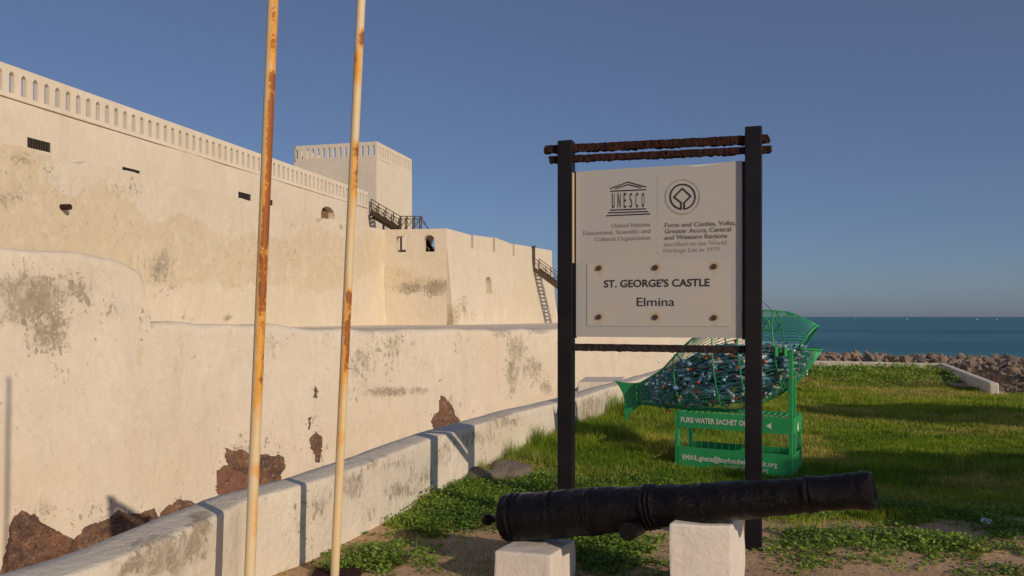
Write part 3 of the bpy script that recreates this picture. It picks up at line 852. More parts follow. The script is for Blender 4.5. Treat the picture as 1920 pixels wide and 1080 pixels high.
# upper stair: from the curtain wall parapet down to the far bastion
s1 = P(696, 397, 60.2); s1b = P(752, 431, 58.5)
stair(s1, s1b, (-.35, 1.35, 0), 10, castle, posts=5)
land = MB(); L0 = P(750, 430.5, 58.6); L1 = P(800, 430, 58.2); back = Vector((-.3, 1.5, 0))
land.hexa(L0, L1, L1 + back, L0 + back, (0, 0, -.12)); lo = land.build('landing', M['stair'], castle)
rl = MB(); u = Vector((0, 0, 1)); pp = [P(x, 430, 58.5) for x in (750, 763, 777, 790)]
pq = [p + back for p in pp]
for row in (pp, pq):
    for i, p in enumerate(row):
        rl.bar(p, p + u * .98, .08)
        if i:
            q = row[i - 1]; rl.bar(q + u * .95, p + u * .95, .06); rl.bar(q + u * .1, p + u * .95, .035); rl.bar(q + u * .95, p + u * .1, .035)
rl.bar(pp[-1] + u * .95, P(803, 431, 58.5), .06); rl.bar(pq[-1] + u * .95, P(806, 431, 60), .06); rl.bar(pp[-1] + u * .95, pq[-1] + u * .95, .06)
rl.build('railing', M['stair'], lo)
for px in (752, 768, 784, 798):
    q = P(px, 432, 58.4); MB().bar(q, Vector((q.x, q.y, FL)), .14).build('landing_post', M['stair'], lo)
fb = MB()
for (x0, y0, x1, y1) in ((796, 441, 812, 474), (806, 441, 799, 474), (812, 440, 806, 460), (797, 455, 814, 468), (796, 468, 815, 472)):
    fb.bar(P(x0, y0, 57.6), P(x1, y1, 57.6), .22)
fb.build('stair_frame', M['stair'], castle)
bx = MB()
for px in (745, 757): 
    q = P(px, 468, 58.0); bx.bar(Vector((q.x, q.y, FL - .05)), Vector((q.x, q.y, FL + 1.1)), .3)
bx.build('floor_crate', M['stair'], castle)
# low wall carrying the stair's head, with a doorway
E0 = np.array(CB) + dvec * 0.002; E1 = E0 + dvec * 9.0
eh = [bhole(E0, E1, 717, 727.5, 416, 440, 0, .4)]
eo, *_ = face_wall('stair_head_wall', E0, E1, 1.0, 9.3, 1.15, M['plaster_far'], castle, .8, amp=.03, holes=eh)
s0_, s1_, h0_, h1_, _, _ = eh[0]
p0 = Vector((*(E0 + dvec * (s0_ - .05)), 0)) - cn_v * .3; p1 = Vector((*(E0 + dvec * (s1_ + .05)), 0)) - cn_v * .3
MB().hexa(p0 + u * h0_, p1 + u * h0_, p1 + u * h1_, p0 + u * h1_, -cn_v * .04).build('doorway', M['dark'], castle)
# lower stair on the outside of the far bastion
bd = (C2 - C1) / np.linalg.norm(C2 - C1); bn = Vector((bd[1], -bd[0], 0))
s_, z_, y_ = hit_s(998, 505, C1, bd); t0 = Vector((*(C1 + bd * s_), 0)) + bn * .15; t0.z = z_
bot = t0 + bn * 6.3 - u * 4.45
so2 = stair(t0, bot, Vector((bd[0], bd[1], 0)) * 1.2, 22, castle, posts=7)
MB().bar(t0 + u * -.1, t0 + u * 1.9, .22, .12).build('door_post', M['stair'], castle)
MB().bar(t0 + bn * .05 + u * 1.9 - Vector((*bd, 0)) * .3, t0 + bn * .05 + u * 1.95 + Vector((*bd, 0)) * .2, .12).build('lamp_arm', M['stair'], castle)
for f in (.45, .95):
    q = t0 + (bot - t0) * f + Vector((*bd, 0)) * .6
    if q.z > 1.2: MB().bar(Vector((q.x, q.y, 1.0)), q, .15).build('stair_support', M['stair'], so2)

# rusted drain spout on the mid wall
s_, z_, y_ = hit_s(113, 388, ma, md_); mn = Vector((md_[1], -md_[0], 0)); q = Vector((*(ma + md_ * s_), z_)) + mn * .1
MB().tube([q - mn * .3, q + mn * .35 - u * .02], .11, 8, caps=True).build('drain_spout', M['rust'], castle)

# exposed rock at the foot of the walls
wb = bvh_of([lw])
def rock_patch(name, poly, mat, step=2.5, amp=0.16, seed=0, ridges=1.0, label=None):
    poly = np.array(poly, float); x0, y0 = poly.min(0) - 4; x1, y1 = poly.max(0) + 4
    xs = np.arange(x0, x1 + step, step); ys = np.arange(y0, y1 + step, step)
    X, Y = np.meshgrid(xs, ys, indexing='ij')
    jx = X + 5 * (fbm(X * .09 + seed, Y * .09, 4) - .5) * 2; jy = Y + 5 * (fbm(X * .09, Y * .09 + seed + 50, 4) - .5) * 2
    ins = inside(jx, jy, poly)
    de = dist_path(jx, jy, [tuple(p) for p in poly] + [tuple(poly[0])])
    idx = -np.ones(X.shape, int); vs = []
    for i in range(X.shape[0]):
        for j in range(X.shape[1]):
            if not (ins[i, j] or de[i, j] < step * 1.2): continue
            h, nn = hit(wb, X[i, j], Y[i, j])
            if h is None: continue
            nn = -nn if nn.dot(h - Vector((0, 0, EYE))) > 0 else nn
            e = min(1, de[i, j] / 9) if ins[i, j] else 0
            w = noise.noise(h * 1.1 + Vector((seed, 0, 0))); c = noise.voronoi(h * 1.6 * ridges + Vector((seed, 0, 0)))[0]
            out = (amp * (.55 + .9 * w + 1.1 * (c[1] - c[0])) + .035 * noise.noise(h * 7) + .02 * noise.noise(h * 19)) * (e ** .6)
            out = (max(out, .004) + .015) if ins[i, j] else -.05
            idx[i, j] = len(vs); vs.append(h + nn * out)
    fs = []
    for i in range(X.shape[0] - 1):
        for j in range(X.shape[1] - 1):
            q = (idx[i, j], idx[i + 1, j], idx[i + 1, j + 1], idx[i, j + 1])
            if min(q) >= 0: fs.append(q)
    mb = MB(); mb.add(vs, fs)
    return mb.build(name, mat, castle, smooth_=False, label=label)
rock_patch('exposed_rock', [(-30, 1090), (0, 1068), (14, 1010), (22, 972), (38, 956), (60, 965), (85, 985), (110, 998), (150, 1018), (170, 1040), (120, 1095), (0, 1150)], M['rock_wall'], seed=1, amp=.13)
rock_patch('exposed_rock', [(138, 1010), (160, 988), (200, 972), (222, 958), (262, 962), (290, 955), (300, 990), (280, 1020), (200, 1060), (140, 1060)], M['rock_wall'], seed=2, amp=.11)
rock_patch('exposed_rock', [(280, 985), (300, 962), (320, 942), (345, 936), (372, 946), (375, 960), (350, 990), (300, 1020)], M['rock_wall'], seed=3, amp=.10)
rock_patch('exposed_rock', [(405, 900), (408, 880), (425, 868), (465, 872), (500, 880), (520, 890), (518, 920), (480, 970), (410, 980)], M['rock_red'], seed=4, amp=.03, step=3)
rock_patch('exposed_rock', [(421, 868), (421, 840), (445, 842), (470, 848), (490, 852), (532, 855), (534, 872), (522, 912), (495, 905), (475, 890), (440, 882)], M['rock_wall'], seed=5, amp=.08)
rock_patch('exposed_rock', [(580, 820), (590, 808), (606, 820), (602, 838), (602, 866), (588, 868), (588, 850), (580, 838)], M['rock_wall'], seed=6, amp=.04)
rock_patch('exposed_rock', [(579, 782), (583, 780), (581, 806), (577, 804)], M['rock_wall'], step=1.5, seed=16, amp=.04)
rock_patch('exposed_rock', [(586, 728), (592, 724), (594, 748), (588, 746)], M['rock_wall'], step=1.5, seed=17, amp=.04)
rock_patch('exposed_rock', [(576, 886), (592, 888), (600, 900), (576, 905)], M['rock_wall'], seed=7, amp=.08)
rock_patch('exposed_rock', [(826, 742), (834, 745), (848, 765), (864, 790), (866, 830), (812, 840), (812, 800), (808, 792), (812, 778), (820, 775)], M['rock_wall'], seed=8, amp=.07)

# ------------------------------------------------------------------ low parapet wall along the moat
def parapet(name, pts, h, t, mat, label, cat, stains=(), step=.07, zb=-0.1, inner_drop=None, loc=None):
    path = catmull(pts, step); nr = normals2(path); nr = np.stack([np.convolve(np.pad(nr[:, k], 4, 'edge'), np.ones(9) / 9, 'valid') for k in (0, 1)], 1)
    r = .016
    # cross-section: (offset to the inside, height)
    sec = [(0, zb)] + [(0, z) for z in np.linspace(0.0, h - r, 9)] + [(r * .3, h - r * .3), (r, h)] + [(x, h + .004) for x in np.linspace(r * 2, t - r, 4)] + [(t - r * .3, h - r * .3), (t, h - r), (t, h * .4), (t, inner_drop if inner_drop is not None else zb)]
    nv = len(sec); pts3 = np.zeros((len(path), nv, 3))
    for j, (o, z) in enumerate(sec):
        pts3[:, j, :2] = path - nr * o; pts3[:, j, 2] = z
    fp = pts3.reshape(-1, 3)
    for q in fp:
        v = Vector(q); q[0] += .022 * noise.noise(v * 1.3) + .006 * noise.noise(v * 6); q[1] += .01 * noise.noise(v * 1.7 + Vector((9, 0, 0)))
        if q[2] > h * .8: q[2] += .014 * noise.noise(Vector((q[0], q[1], 3)) * 1.1) + .003 * noise.noise(v * 7)
    PX = 960 + F * fp[:, 0] / np.maximum(fp[:, 1], .5); PY = 594 - F * (fp[:, 2] - EYE) / np.maximum(fp[:, 1], .5)
    st = np.zeros(len(fp))
    for (cx, cy, rx, ry, w) in stains: st = np.maximum(st, w * ell(PX, PY, cx, cy, rx, ry))
    root = empty(name, loc or (pts[len(pts) // 2][0], pts[len(pts) // 2][1], 0), label, cat) if False else None
    o = grid_obj(name, fp, len(path), nv, mat, None, attr={'stain': st, 'ochre': st * .2})
    return tag(o, label, cat)
st_low = [(320, 1030, 70, 30, 1.0), (290, 1060, 60, 20, .9), (375, 990, 20, 40, .8), (240, 1070, 40, 15, .8), (600, 940, 25, 40, .45), (660, 910, 30, 30, .5), (720, 870, 60, 14, .4), (800, 890, 20, 20, .5), (750, 920, 30, 14, .7), (830, 850, 30, 20, .4), (900, 820, 40, 20, .45), (950, 790, 40, 14, .5), (1080, 800, 40, 40, .6), (1110, 770, 30, 30, .7), (1140, 750, 20, 20, .4), (480, 950, 30, 20, .3), (690, 960, 20, 20, .4), (780, 890, 20, 20, .4)]
st_low = [(a_, b_, c_ * 1.15, d_ * 1.15, min(1.0, e_ * 1.45)) for a_, b_, c_, d_, e_ in st_low] + [(560, 990, 60, 40, .4), (760, 870, 60, 20, .45), (850, 830, 50, 20, .45)]
parapet('low_wall', LOW, 0.5, 0.27, M['plaster_low'], 'low cream plastered parapet wall curving away along the moat, mould stained', 'wall', st_low, inner_drop=-3.2)
parapet('sea_wall', SEAW[:], 0.28, 0.22, M['plaster_low'], 'low white kerb wall with a sharp corner at the seaward edge of the lawn', 'wall', [(1735, 690, 30, 8, .5)], step=.2, inner_drop=-.6) if False else None
def seawall():
    pts = [Vector((*SEAW[0], 0)), Vector((*SEAW[1], 0)), Vector((*SEAW[2], 0))]
    mb = MB(); t = .17; h = .26
    # mitred L, lawn side = left of travel
    d0 = (pts[1] - pts[0]).normalized(); d1 = (pts[2] - pts[1]).normalized()
    n0 = Vector((d0.y, -d0.x, 0)); n1 = Vector((d1.y, -d1.x, 0)); m = (n0 + n1).normalized(); m = m * (t / m.dot(n0))
    ins_ = [pts[0], pts[1], pts[2]]; out = [pts[0] + n0 * t, pts[1] + m, pts[2] + n1 * t]
    poly = [(p.x, p.y) for p in ins_] + [(p.x, p.y) for p in reversed(out)]
    mb.prism(poly[::-1], -.4, h)
    o = mb.build('sea_wall', M['plaster_low'], bevel=.03)
    return tag(o, 'low white kerb wall with a sharp corner at the seaward edge of the lawn', 'wall')
seawall()
# steps down into the moat behind the low wall
sp = MB()
for k in range(5):
    zt = .46 - .17 * k; x1 = 1.9 if k == 0 else 1.15 - .14 * (k - 1); x0 = 1.15 - .14 * k
    sp.prism([(x0, 14.0), (x1, 14.0), (x1 + .25, 15.2), (x0 + .25, 15.2)], -3.1, zt)
tag(sp.build('stone_steps', M['plaster_low'], bevel=.02), 'small cream plastered steps descending into the moat behind the low wall', 'steps')
# flat stones by the low wall
def lump(name, c, sx, sy, sz, rot, seed, mat, sub=3):
    bm = bmesh.new(); bmesh.ops.create_icosphere(bm, subdivisions=sub, radius=1)
    for v in bm.verts:
        n_ = noise.noise(v.co * 1.3 + Vector((seed, 0, 0))) * .35 + noise.noise(v.co * 3 + Vector((seed, 5, 0))) * .12
        v.co *= 1 + n_; v.co = Vector((v.co.x * sx, v.co.y * sy, v.co.z * sz))
    me = bpy.data.meshes.new(name); bm.to_mesh(me); bm.free(); me.materials.append(mat)
    me.polygons.foreach_set('use_smooth', [True] * len(me.polygons))
    o = bpy.data.objects.new(name, me); COL.objects.link(o); o.location = c; o.rotation_euler = (0, 0, rot); return o
tag(lump('boulder', (-.02, 8.1, .02), .24, .3, .11, .3, 4, M['flat_stone']), 'flat grey stone nearer the left post, larger of the two beside the low wall', 'stone', 'flat stones beside the low wall')
tag(lump('boulder', (-.30, 7.95, .0), .24, .22, .10, .1, 9, M['flat_stone']), 'flat grey stone lying right against the foot of the low wall', 'stone', 'flat stones beside the low wall')

# ------------------------------------------------------------------ flagpoles
def flagpole(base, top_vis, h, r, rusts, label, seed):
    b = Vector(base); d = (Vector(top_vis) - b); d = d / d.z
    root = empty('flagpole', b, label, 'flagpole', 'rusty flagpoles in front of the low wall')
    n = 16; N = 160; pts = []; ru = []
    for i in range(N):
        z = h * i / (N - 1); c = b + d * z
        for k in range(n):
            a = 2 * math.pi * k / n; pts.append((c.x + r * math.cos(a), c.y + r * math.sin(a), c.z))
            v = 0
            py = 594 - F * (c.z - EYE) / b.y
            for (y0, y1, w, cx) in rusts:
                m = float(smooth(y0 - 14, y0 + 14, py) * (1 - smooth(y1 - 25, y1 + 25, py))) * w
                m *= max(0, math.cos(a - cx)) ** .8; v = max(v, m)
            ru.append(v)
    A = np.array(pts).reshape(N, n, 3).transpose(1, 0, 2).reshape(-1, 3); Ru = np.array(ru).reshape(N, n).T.reshape(-1)
    grid_obj('pole', A, n, N, M['pole'], root, close_u=True, attr={'rust': Ru})
    t = b + d * h
    mb = MB(); mb.tube([t, t + u * .03], r * 1.25, 12); mb.tube([t + u * .03, t + u * .06, t + u * .1], [r * .6, r * .9, r * .2], 12); mb.build('cap', M['rust'], root)
    mb = MB(); q = Vector((b.x, b.y, 0)); mb.prism([(q.x - .14, q.y - .14), (q.x + .14, q.y - .14), (q.x + .14, q.y + .14), (q.x - .14, q.y + .14)], -.02, .03); mb.build('base_plate', M['rust'], root)
    return root
front = R(-28)
flagpole(P(464, 1176.5, 4.12), P(512, 0, 4.12), 5.2, .0275, [(-50, 130, .85, front), (130, 470, 1.15, R(-24)), (470, 600, .95, R(-40)), (560, 740, .7, front), (860, 900, .9, front), (690, 1000, .35, front)],
         'left rusty cream flagpole leaning slightly, rust streaked over its upper half', 3)
flagpole(P(627, 1087.8, 4.86), P(677, 0, 4.86), 5.2, .0270, [(55, 95, 1.3, front), (95, 160, .75, R(-90)), (270, 298, 1.25, front), (298, 380, .7, front), (548, 575, 1.35, R(-20)), (575, 700, .75, R(-20)), (820, 840, .3, front)],
         'right cream flagpole with three separate rust bands', 5)

# ------------------------------------------------------------------ text and plane helpers
def text_mesh(txt, size=1.0, bold=0.0, extrude=0.01):
    cu = bpy.data.curves.new('t', 'FONT'); cu.body = txt; cu.size = size; cu.offset = bold; cu.extrude = extrude; cu.resolution_u = 4
    o = bpy.data.objects.new('t', cu); COL.objects.link(o)
    dg = bpy.context.evaluated_depsgraph_get(); dg.update()
    me = bpy.data.meshes.new_from_object(o.evaluated_get(dg)); bpy.data.objects.remove(o); bpy.data.curves.remove(cu)
    return me
def put_text(txt, org, ux, uz, un, x0, x1, zb, h_cap, mat, parent, bold=0.0, name='lettering', thick=.0012):
    """lettering filling x0..x1 along ux (metres from org), baseline zb, cap height h_cap"""
    me = text_mesh(txt, 1.0, bold, 0)
    co = np.array([v.co for v in me.vertices]); mnx, mxx = co[:, 0].min(), co[:, 0].max()
    cap = 0.729
    sx = (x1 - x0) / (mxx - mnx); sz = h_cap / cap
    o_ = parent_origin(parent)
    vs = [org + ux * (x0 + (c[0] - mnx) * sx) + uz * (zb + c[1] * sz) + un * thick for c in co]
    fs = [tuple(p.vertices) for p in me.polygons]
    bpy.data.meshes.remove(me)
    n = len(vs); back = [v - un * (thick * .5) for v in vs]
    m2 = bpy.data.meshes.new(name); m2.from_pydata([tuple(v - o_) for v in vs], [], fs); m2.materials.append(mat)
    o = bpy.data.objects.new(name, m2); COL.objects.link(o); o.parent = parent
    return o

# ------------------------------------------------------------------ the sign
SL = Vector((0.407, 5.99, 0)); SR = Vector((1.676, 5.55, 0))
sx_ = (SR - SL).normalized(); sn = Vector((sx_.y, -sx_.x, 0)); SW = (SR - SL).length     # sn points at the viewer
sign = empty('information_sign', (SL + SR) / 2, 'tall black framed heritage sign with grey lettered panel standing behind the cannon', 'sign')
for p, w in ((SL, .112), (SR, .112)):
    MB().bar(p + u * -.1, p + u * 2.913, w, w * .9, up=sn).build('post', M['black'], sign, bevel=.006)
def rough_bar(name, a, b, w, h, mat, amp, parent, n=220, label=None):
    a = Vector(a); b = Vector(b); d = (b - a).normalized(); s_ = sn; up = s_.cross(d)
    if up.z < 0: up = -up
    vs = []; sec = [(-1, -1), (-.3, -1), (.4, -1), (1, -1), (1, 0), (1, 1), (.3, 1), (-.4, 1), (-1, 1), (-1, 0)]
    for i in range(n):
        c = a + (b - a) * i / (n - 1)
        for (i0, j0) in sec:
            p = c + s_ * i0 * w / 2 + up * j0 * h / 2
            k = amp * (1.0 if j0 < 0 else .28)
            p = p + up * (noise.noise(p * 17) * k * .5 + noise.noise(p * 48) * k * .5 + noise.noise(p * 110) * k * .3) + s_ * noise.noise(p * 45 + Vector((5, 0, 0))) * amp * .6
            if i in (0, n - 1): p = p + d * noise.noise(p * 30) * .03
            vs.append(p)
    m = len(sec); fs = [(i * m + k, i * m + (k + 1) % m, (i + 1) * m + (k + 1) % m, (i + 1) * m + k) for i in range(n - 1) for k in range(m)]
    fs += [tuple(range(m))[::-1], tuple((n - 1) * m + k for k in range(m))]
    return MB().add(vs, fs).build(name, mat, parent, label=label)
def on_sign(s, z, out=0): return SL + sx_ * s + u * z + sn * out
rough_bar('top_rail', on_sign(-.165, 2.862, -.0), on_sign(SW + .10, 2.826, -.0), .05, .056, M['rust'], .016, sign)
rough_bar('top_rail', on_sign(-.125, 2.782, -.0), on_sign(SW + .115, 2.752, -.0), .05, .048, M['rust'], .016, sign)
rough_bar('bottom_rail', on_sign(.058, 1.374), on_sign(SW - .058, 1.372), .05, .052, M['darkrail'], .008, sign)
MB().bar(on_sign(.060, 2.0, .03), on_sign(.060, 2.67, .03), .012, .02, up=sn).build('yellow_edge', M['pole'], sign)
# panel
PX0, PX1, PZ0, PZ1 = .078, SW - .078, 1.452, 2.682
for s_ in (PX0 - .012, PX1 + .012):
    MB().bar(on_sign(s_, PZ0 - .01, -.005), on_sign(s_, PZ1 + .0, -.005), .022, .03, up=sn).build('side_channel', M['black'], sign)
org = on_sign(PX0, PZ0, 0.012)
PW = PX1 - PX0; PH = PZ1 - PZ0
pm = MB()
top = [(0, PH - .004), (.2, PH - .001), (.62, PH), (.80, PH), (.84, PH - .006), (.97, PH - .004), (PW, PH + .004)]
outline = [(0, 0), (PW, 0)] + top[::-1]
fr = [org + sx_ * a + u * b for a, b in outline]; bk = [p - sn * .008 for p in fr]; k = len(fr)
pm.add(fr + bk, [tuple(range(k)), tuple(range(2 * k - 1, k - 1, -1))] + [(i, k + i, k + (i + 1) % k, (i + 1) % k) for i in range(k)])
panel = pm.build('panel', M['panel'], sign)
flk = MB().add([org + sx_ * a + u * b + sn * .0015 for a, b in ((.80, PH - .008), (.86, PH - .02), (.93, PH - .018), (1.0, PH - .012), (1.06, PH - .003), (.97, PH - .006), (.86, PH - .007))], [tuple(range(7))])
flk.build('chipped_edge', M['white_text'], panel)
# photo pixel -> panel coordinates (the panel's own plane)
def sp_xy(px, py):
    r = (px - 960) / F
    s, z, y = hit_s(px, py, np.array((org.x, org.y)), np.array((sx_.x, sx_.y))); return s, z - PZ0
un = sn
def line_txt(txt, x0, x1, ybase_l, ybase_r, cap_px, mat, bold=0.0, parent=panel, out=.0015):
    a = sp_xy(x0, ybase_l); b = sp_xy(x1, ybase_r); d = (SL.y + SR.y) / 2 - .02
    return put_text(txt, org + un * out, sx_, u, un, a[0], b[0], (a[1] + b[1]) / 2, cap_px / F * d, mat, parent, bold)
line_txt('United Nations', 1148, 1220, 426, 425, 8.2, M['ink_soft'], .003)
line_txt('Educational, Scientific and', 1094, 1220, 439, 438, 8.2, M['ink_soft'], .003)
line_txt('Cultural Organization', 1117, 1219, 451, 450, 8.2, M['ink_soft'], .003)
line_txt('Forts and Castles, Volta,', 1247, 1380, 424, 423.5, 8.4, M['ink_mid'], .014)
line_txt('Greater Accra, Central', 1247, 1371, 436, 435, 8.4, M['ink_mid'], .014)
line_txt('and Western Regions', 1246, 1364, 448, 447, 8.4, M['ink_mid'], .014)
line_txt('inscribed on the World', 1246, 1363, 460, 460, 8.2, M['ink_pale'], .002)
line_txt('Heritage List in 1979', 1245, 1350, 472, 472, 8.2, M['ink_pale'], .002)
# temple emblem
def strokes(name, segs, w, mat, parent, out=.0016):
    mb = MB()
    for seg in segs:
        pts = [sp_xy(*p) for p in seg]
        for a, b in zip(pts[:-1], pts[1:]):
            A = org + sx_ * a[0] + u * a[1] + un * out; B = org + sx_ * b[0] + u * b[1] + un * out
            d = (B - A).normalized(); pr = un.cross(d).normalized() * w / 2; e = d * w * .3
            mb.add([A - pr - e, B - pr + e, B + pr + e, A + pr - e], [(0, 1, 2, 3)])
            out += 0.00002
    return mb.build(name, mat, parent)
strokes('temple_emblem', [[(1145, 353.5), (1177.5, 341.5), (1211, 350.5)], [(1154.5, 353.5), (1177.5, 346.2), (1202, 351.7)], [(1145, 358.5), (1211, 355.5)], [(1144.5, 394), (1211, 391.5)], [(1141, 399), (1215, 396.5)], [(1137.5, 404.5), (1219, 401)]], .0085, M['ink'], panel)
for ch, x0, x1, yb in (('U', 1148, 1152.5, 390), ('N', 1158.5, 1164, 389.7), ('E', 1170, 1174.5, 389.4), ('S', 1181, 1185.5, 389.1), ('C', 1192, 1197, 388.8), ('O', 1203.5, 1208.5, 388.5)):
    a = sp_xy(x0, yb); b = sp_xy(x1, yb); put_text(ch, org + un * .0015, sx_, u, un, a[0], b[0], a[1], 29 / F * 5.78, M['ink'], panel, 0.0)
strokes('letter_stems', [[(x, 361.5 - i * .3), (x, 389.5 - i * .3)] for i, x in enumerate((1148.6, 1158.9, 1170.6))], .0035, M['ink'], panel, .0019)
# dotted divider
def disc(px, py, r, out=.0016, n=8, mb=None):
    a = sp_xy(px, py); c = org + sx_ * a[0] + u * a[1] + un * out
    mb.add([c + (sx_ * math.cos(t) + u * math.sin(t)) * r for t in np.linspace(0, 2 * math.pi, n, endpoint=False)], [tuple(range(n))])
dm = MB()
ys = list(np.arange(329.5, 402, 4.8)) + [411, 421, 433, 446, 460, 475]
for y in ys: disc(1232.8, y, .0030, mb=dm)
dm.build('dotted_divider', M['ink_mid'], panel)
# round heritage emblem
def arc(cx, cy, r, a0, a1, n=40): return [(cx + r * math.cos(t) * 1.0, cy - r * math.sin(t)) for t in np.linspace(a0, a1, n)]
strokes('heritage_emblem', [arc(1280, 369, 23.2, R(-84), R(264), 56) + [(1277.2, 392), (1277.2, 380), (1264, 369.5), (1279.5, 353.5), (1295.5, 368), (1283, 380), (1283, 392)]], .0115, M['ink'], panel, .0014)
strokes('emblem_ring', [arc(1280, 369, 32, t, t + .07, 3) for t in np.arange(0, 6.28, .13)], .008, M['ink_pale'], panel)
# plaque with six bolts
q0 = sp_xy(1101, 611); q1 = sp_xy(1368, 488)
pl_o = org + sx_ * q0[0] + u * q0[1] + un * .0035
nw, nh = 60, 30; w_ = q1[0] - q0[0]; h_ = q1[1] - q0[1]
bolts = [sp_xy(x, y) for x, y in ((1124, 502.5), (1229.5, 501.5), (1339.5, 499.5), (1123.5, 594), (1229.5, 594.5), (1339.5, 595.5))]
pv = []; ra = []
for i in range(nw):
    for j in range(nh):
        a = w_ * i / (nw - 1); b = h_ * j / (nh - 1); pv.append(pl_o + sx_ * a + u * b)
        v = 0
        for (bx_, bz) in bolts:
            dx = (q0[0] + a - bx_); dz = (q0[1] + b - bz); v = max(v, math.exp(-(dx * dx + dz * dz) / .0019), .9 * math.exp(-dx * dx / .0004) * (1 if dz < 0 else 0) * math.exp(dz / .12))
        ra.append(v)
plaque = grid_obj('plaque', [tuple(p) for p in pv], nw, nh, M['plaque'], sign, attr={'rust': ra})
MB().hexa(pl_o - un * .0008, pl_o + sx_ * w_ - un * .0008, pl_o + sx_ * w_ + u * h_ - un * .0008, pl_o + u * h_ - un * .0008, -un * .0025).build('backing', M['plaque'], plaque)
for (bx_, bz) in bolts:
    c = org + sx_ * bx_ + u * bz + un * .0035
    mb = MB(); mb.tube([c, c + un * .008, c + un * .014], [.019, .019, .014], 10); mb.build('bolt', M['bolt'], plaque)
line_txt("ST. GEORGE'S CASTLE", 1133, 1331, 538, 537, 14.2, M['ink'], .018, plaque, .005)
line_txt('Elmina', 1194.5, 1265, 573.5, 574, 17, M['ink'], .002, plaque, .005)

# ------------------------------------------------------------------ cannon and its blocks
def block(FLp, FRp, BRp, h, seed, label, skew=0):
    FLp, FRp, BRp = [Vector((p[0], p[1], 0)) for p in (FLp, FRp, BRp)]; BL = FLp + (BRp - FRp)
    bm = bmesh.new(); n = 10
    c = (FLp + BRp) / 2
    mb = MB()
    mb.prism([(p.x, p.y) for p in (FLp, FRp, BRp, BL)], -.08, h)
    o = mb.build('support_block', M['block'], None, bevel=.014)
    bm.free(); bm = bmesh.new(); bm.from_mesh(o.data)
    bmesh.ops.subdivide_edges(bm, edges=bm.edges[:], cuts=5, use_grid_fill=True)
    for v in bm.verts:
        v.co += Vector((noise.noise(v.co * 5 + Vector((seed, 0, 0))), noise.noise(v.co * 5 + Vector((0, seed, 0))), noise.noise(v.co * 4 + Vector((0, 0, seed))) if v.co.z > 0.1 else 0)) * .011
    for v in bm.verts: v.co -= c
    bm.to_mesh(o.data); bm.free(); o.location = c
    return tag(o, label, 'block', 'white concrete blocks carrying the cannon')
def gtop(px, py, h): 
    d = F * (EYE - h) / (py - 594); return ((px - 960) / F * d, d)
block(gtop(925, 1034, .222), gtop(1034, 1042, .222), gtop(1079, 1011, .222), .226, 2, 'lower white concrete block under the breech of the cannon')
block(gtop(1255, 984, .485), gtop(1372, 986.5, .485), (gtop(1372, 986.5, .485)[0] + .165, gtop(1372, 986.5, .485)[1] + .32), .489, 6, 'taller white concrete block under the middle of the barrel')

CBk = P(952, 971, 5.02); CMz = P(1638, 918.5, 3.93)
cdv = (CMz - CBk); CLn = cdv.length; cdn = cdv.normalized()
cside = cdn.cross(u).normalized(); cup = cside.cross(cdn).normalized()   # cside points to the viewer's side
cannon = empty('cannon', (CBk + CMz) / 2 - u * .1, 'old black tarred iron cannon resting on two white blocks', 'cannon')
def lathe(profile, org_, ax, sx1, sy1, n, amp, mat, parent, name, seed=0, close=True, sm=True):
    vs = []
    for (s, r) in profile:
        for k in range(n):
            a = 2 * math.pi * k / n; dirv = sx1 * math.cos(a) + sy1 * math.sin(a)
            p = org_ + ax * s + dirv * r
            if r > .01: p = p + dirv * (amp * noise.noise(p * 9 + Vector((seed, 0, 0))) + amp * .5 * noise.noise(p * 26))
            vs.append(p)
    m = len(profile); fs = [(i * n + k, i * n + (k + 1) % n, (i + 1) * n + (k + 1) % n, (i + 1) * n + k) for i in range(m - 1) for k in range(n)]
    if close: fs += [tuple(range(n))[::-1], tuple((m - 1) * n + k for k in range(n))]
    return MB().add(vs, fs).build(name, mat, parent, smooth_=sm)
L = CLn
rb, rm = .150, .080
def base_r(t): return np.interp(t, [0, .28, .43, .46, .75, .90, 1.0], [.149, .137, .124, .117, .098, .086, .082])
prof = [(-.03, .0), (-.03, .06), (-.022, .10), (-.005, .135), (.012, .150)]
for t in np.linspace(.01, .985, 460):
    r = base_r(t)
    for (c, w, a) in ((.03, .006, .006), (.05, .004, .004), (.16, .005, .004), (.28, .005, .006), (.29, .004, .005), (.445, .005, .010), (.457, .004, .009), (.469, .004, .007), (.60, .004, .003), (.855, .005, .009), (.868, .004, .006), (.985, .018, .012), (.955, .02, .003)):
        r += 1.15 * a * math.exp(-((t - c) / w) ** 2)
    prof.append((t * L, float(r)))
prof += [(L * .995, .092), (L, .088), (L + .004, .080), (L + .004, .056), (L - .02, .052), (L - .25, .05), (L - .26, .001)]
lathe(prof, CBk, cdn, cside, cup, 48, .007, M['cannon'], cannon, 'barrel')
kn = [(-.20, .001), (-.197, .018), (-.185, .030), (-.165, .037), (-.145, .036), (-.128, .027), (-.115, .022), (-.09, .024), (-.06, .04), (-.028, .07), (-.01, .08)]
lathe([(s * .9 - .012, r) for s, r in kn], CBk, cdn, cside, cup, 20, .004, M['cannon'], cannon, 'cascabel_knob', 3)
tr_s = None
for sgn in (1, -1):
    # trunnions sit low on the barrel
    s_t = L * .415; c = CBk + cdn * s_t - cup * .088 + cside * sgn * .05
    lathe([(0, .054), (.09, .053), (.15, .053), (.1505, .053), (.156, .049), (.1562, .0488), (.157, .001)], c, cside * sgn, cdn, cup, 24, .003, M['cannon'], cannon, 'trunnion', 5 + sgn, sm=False)

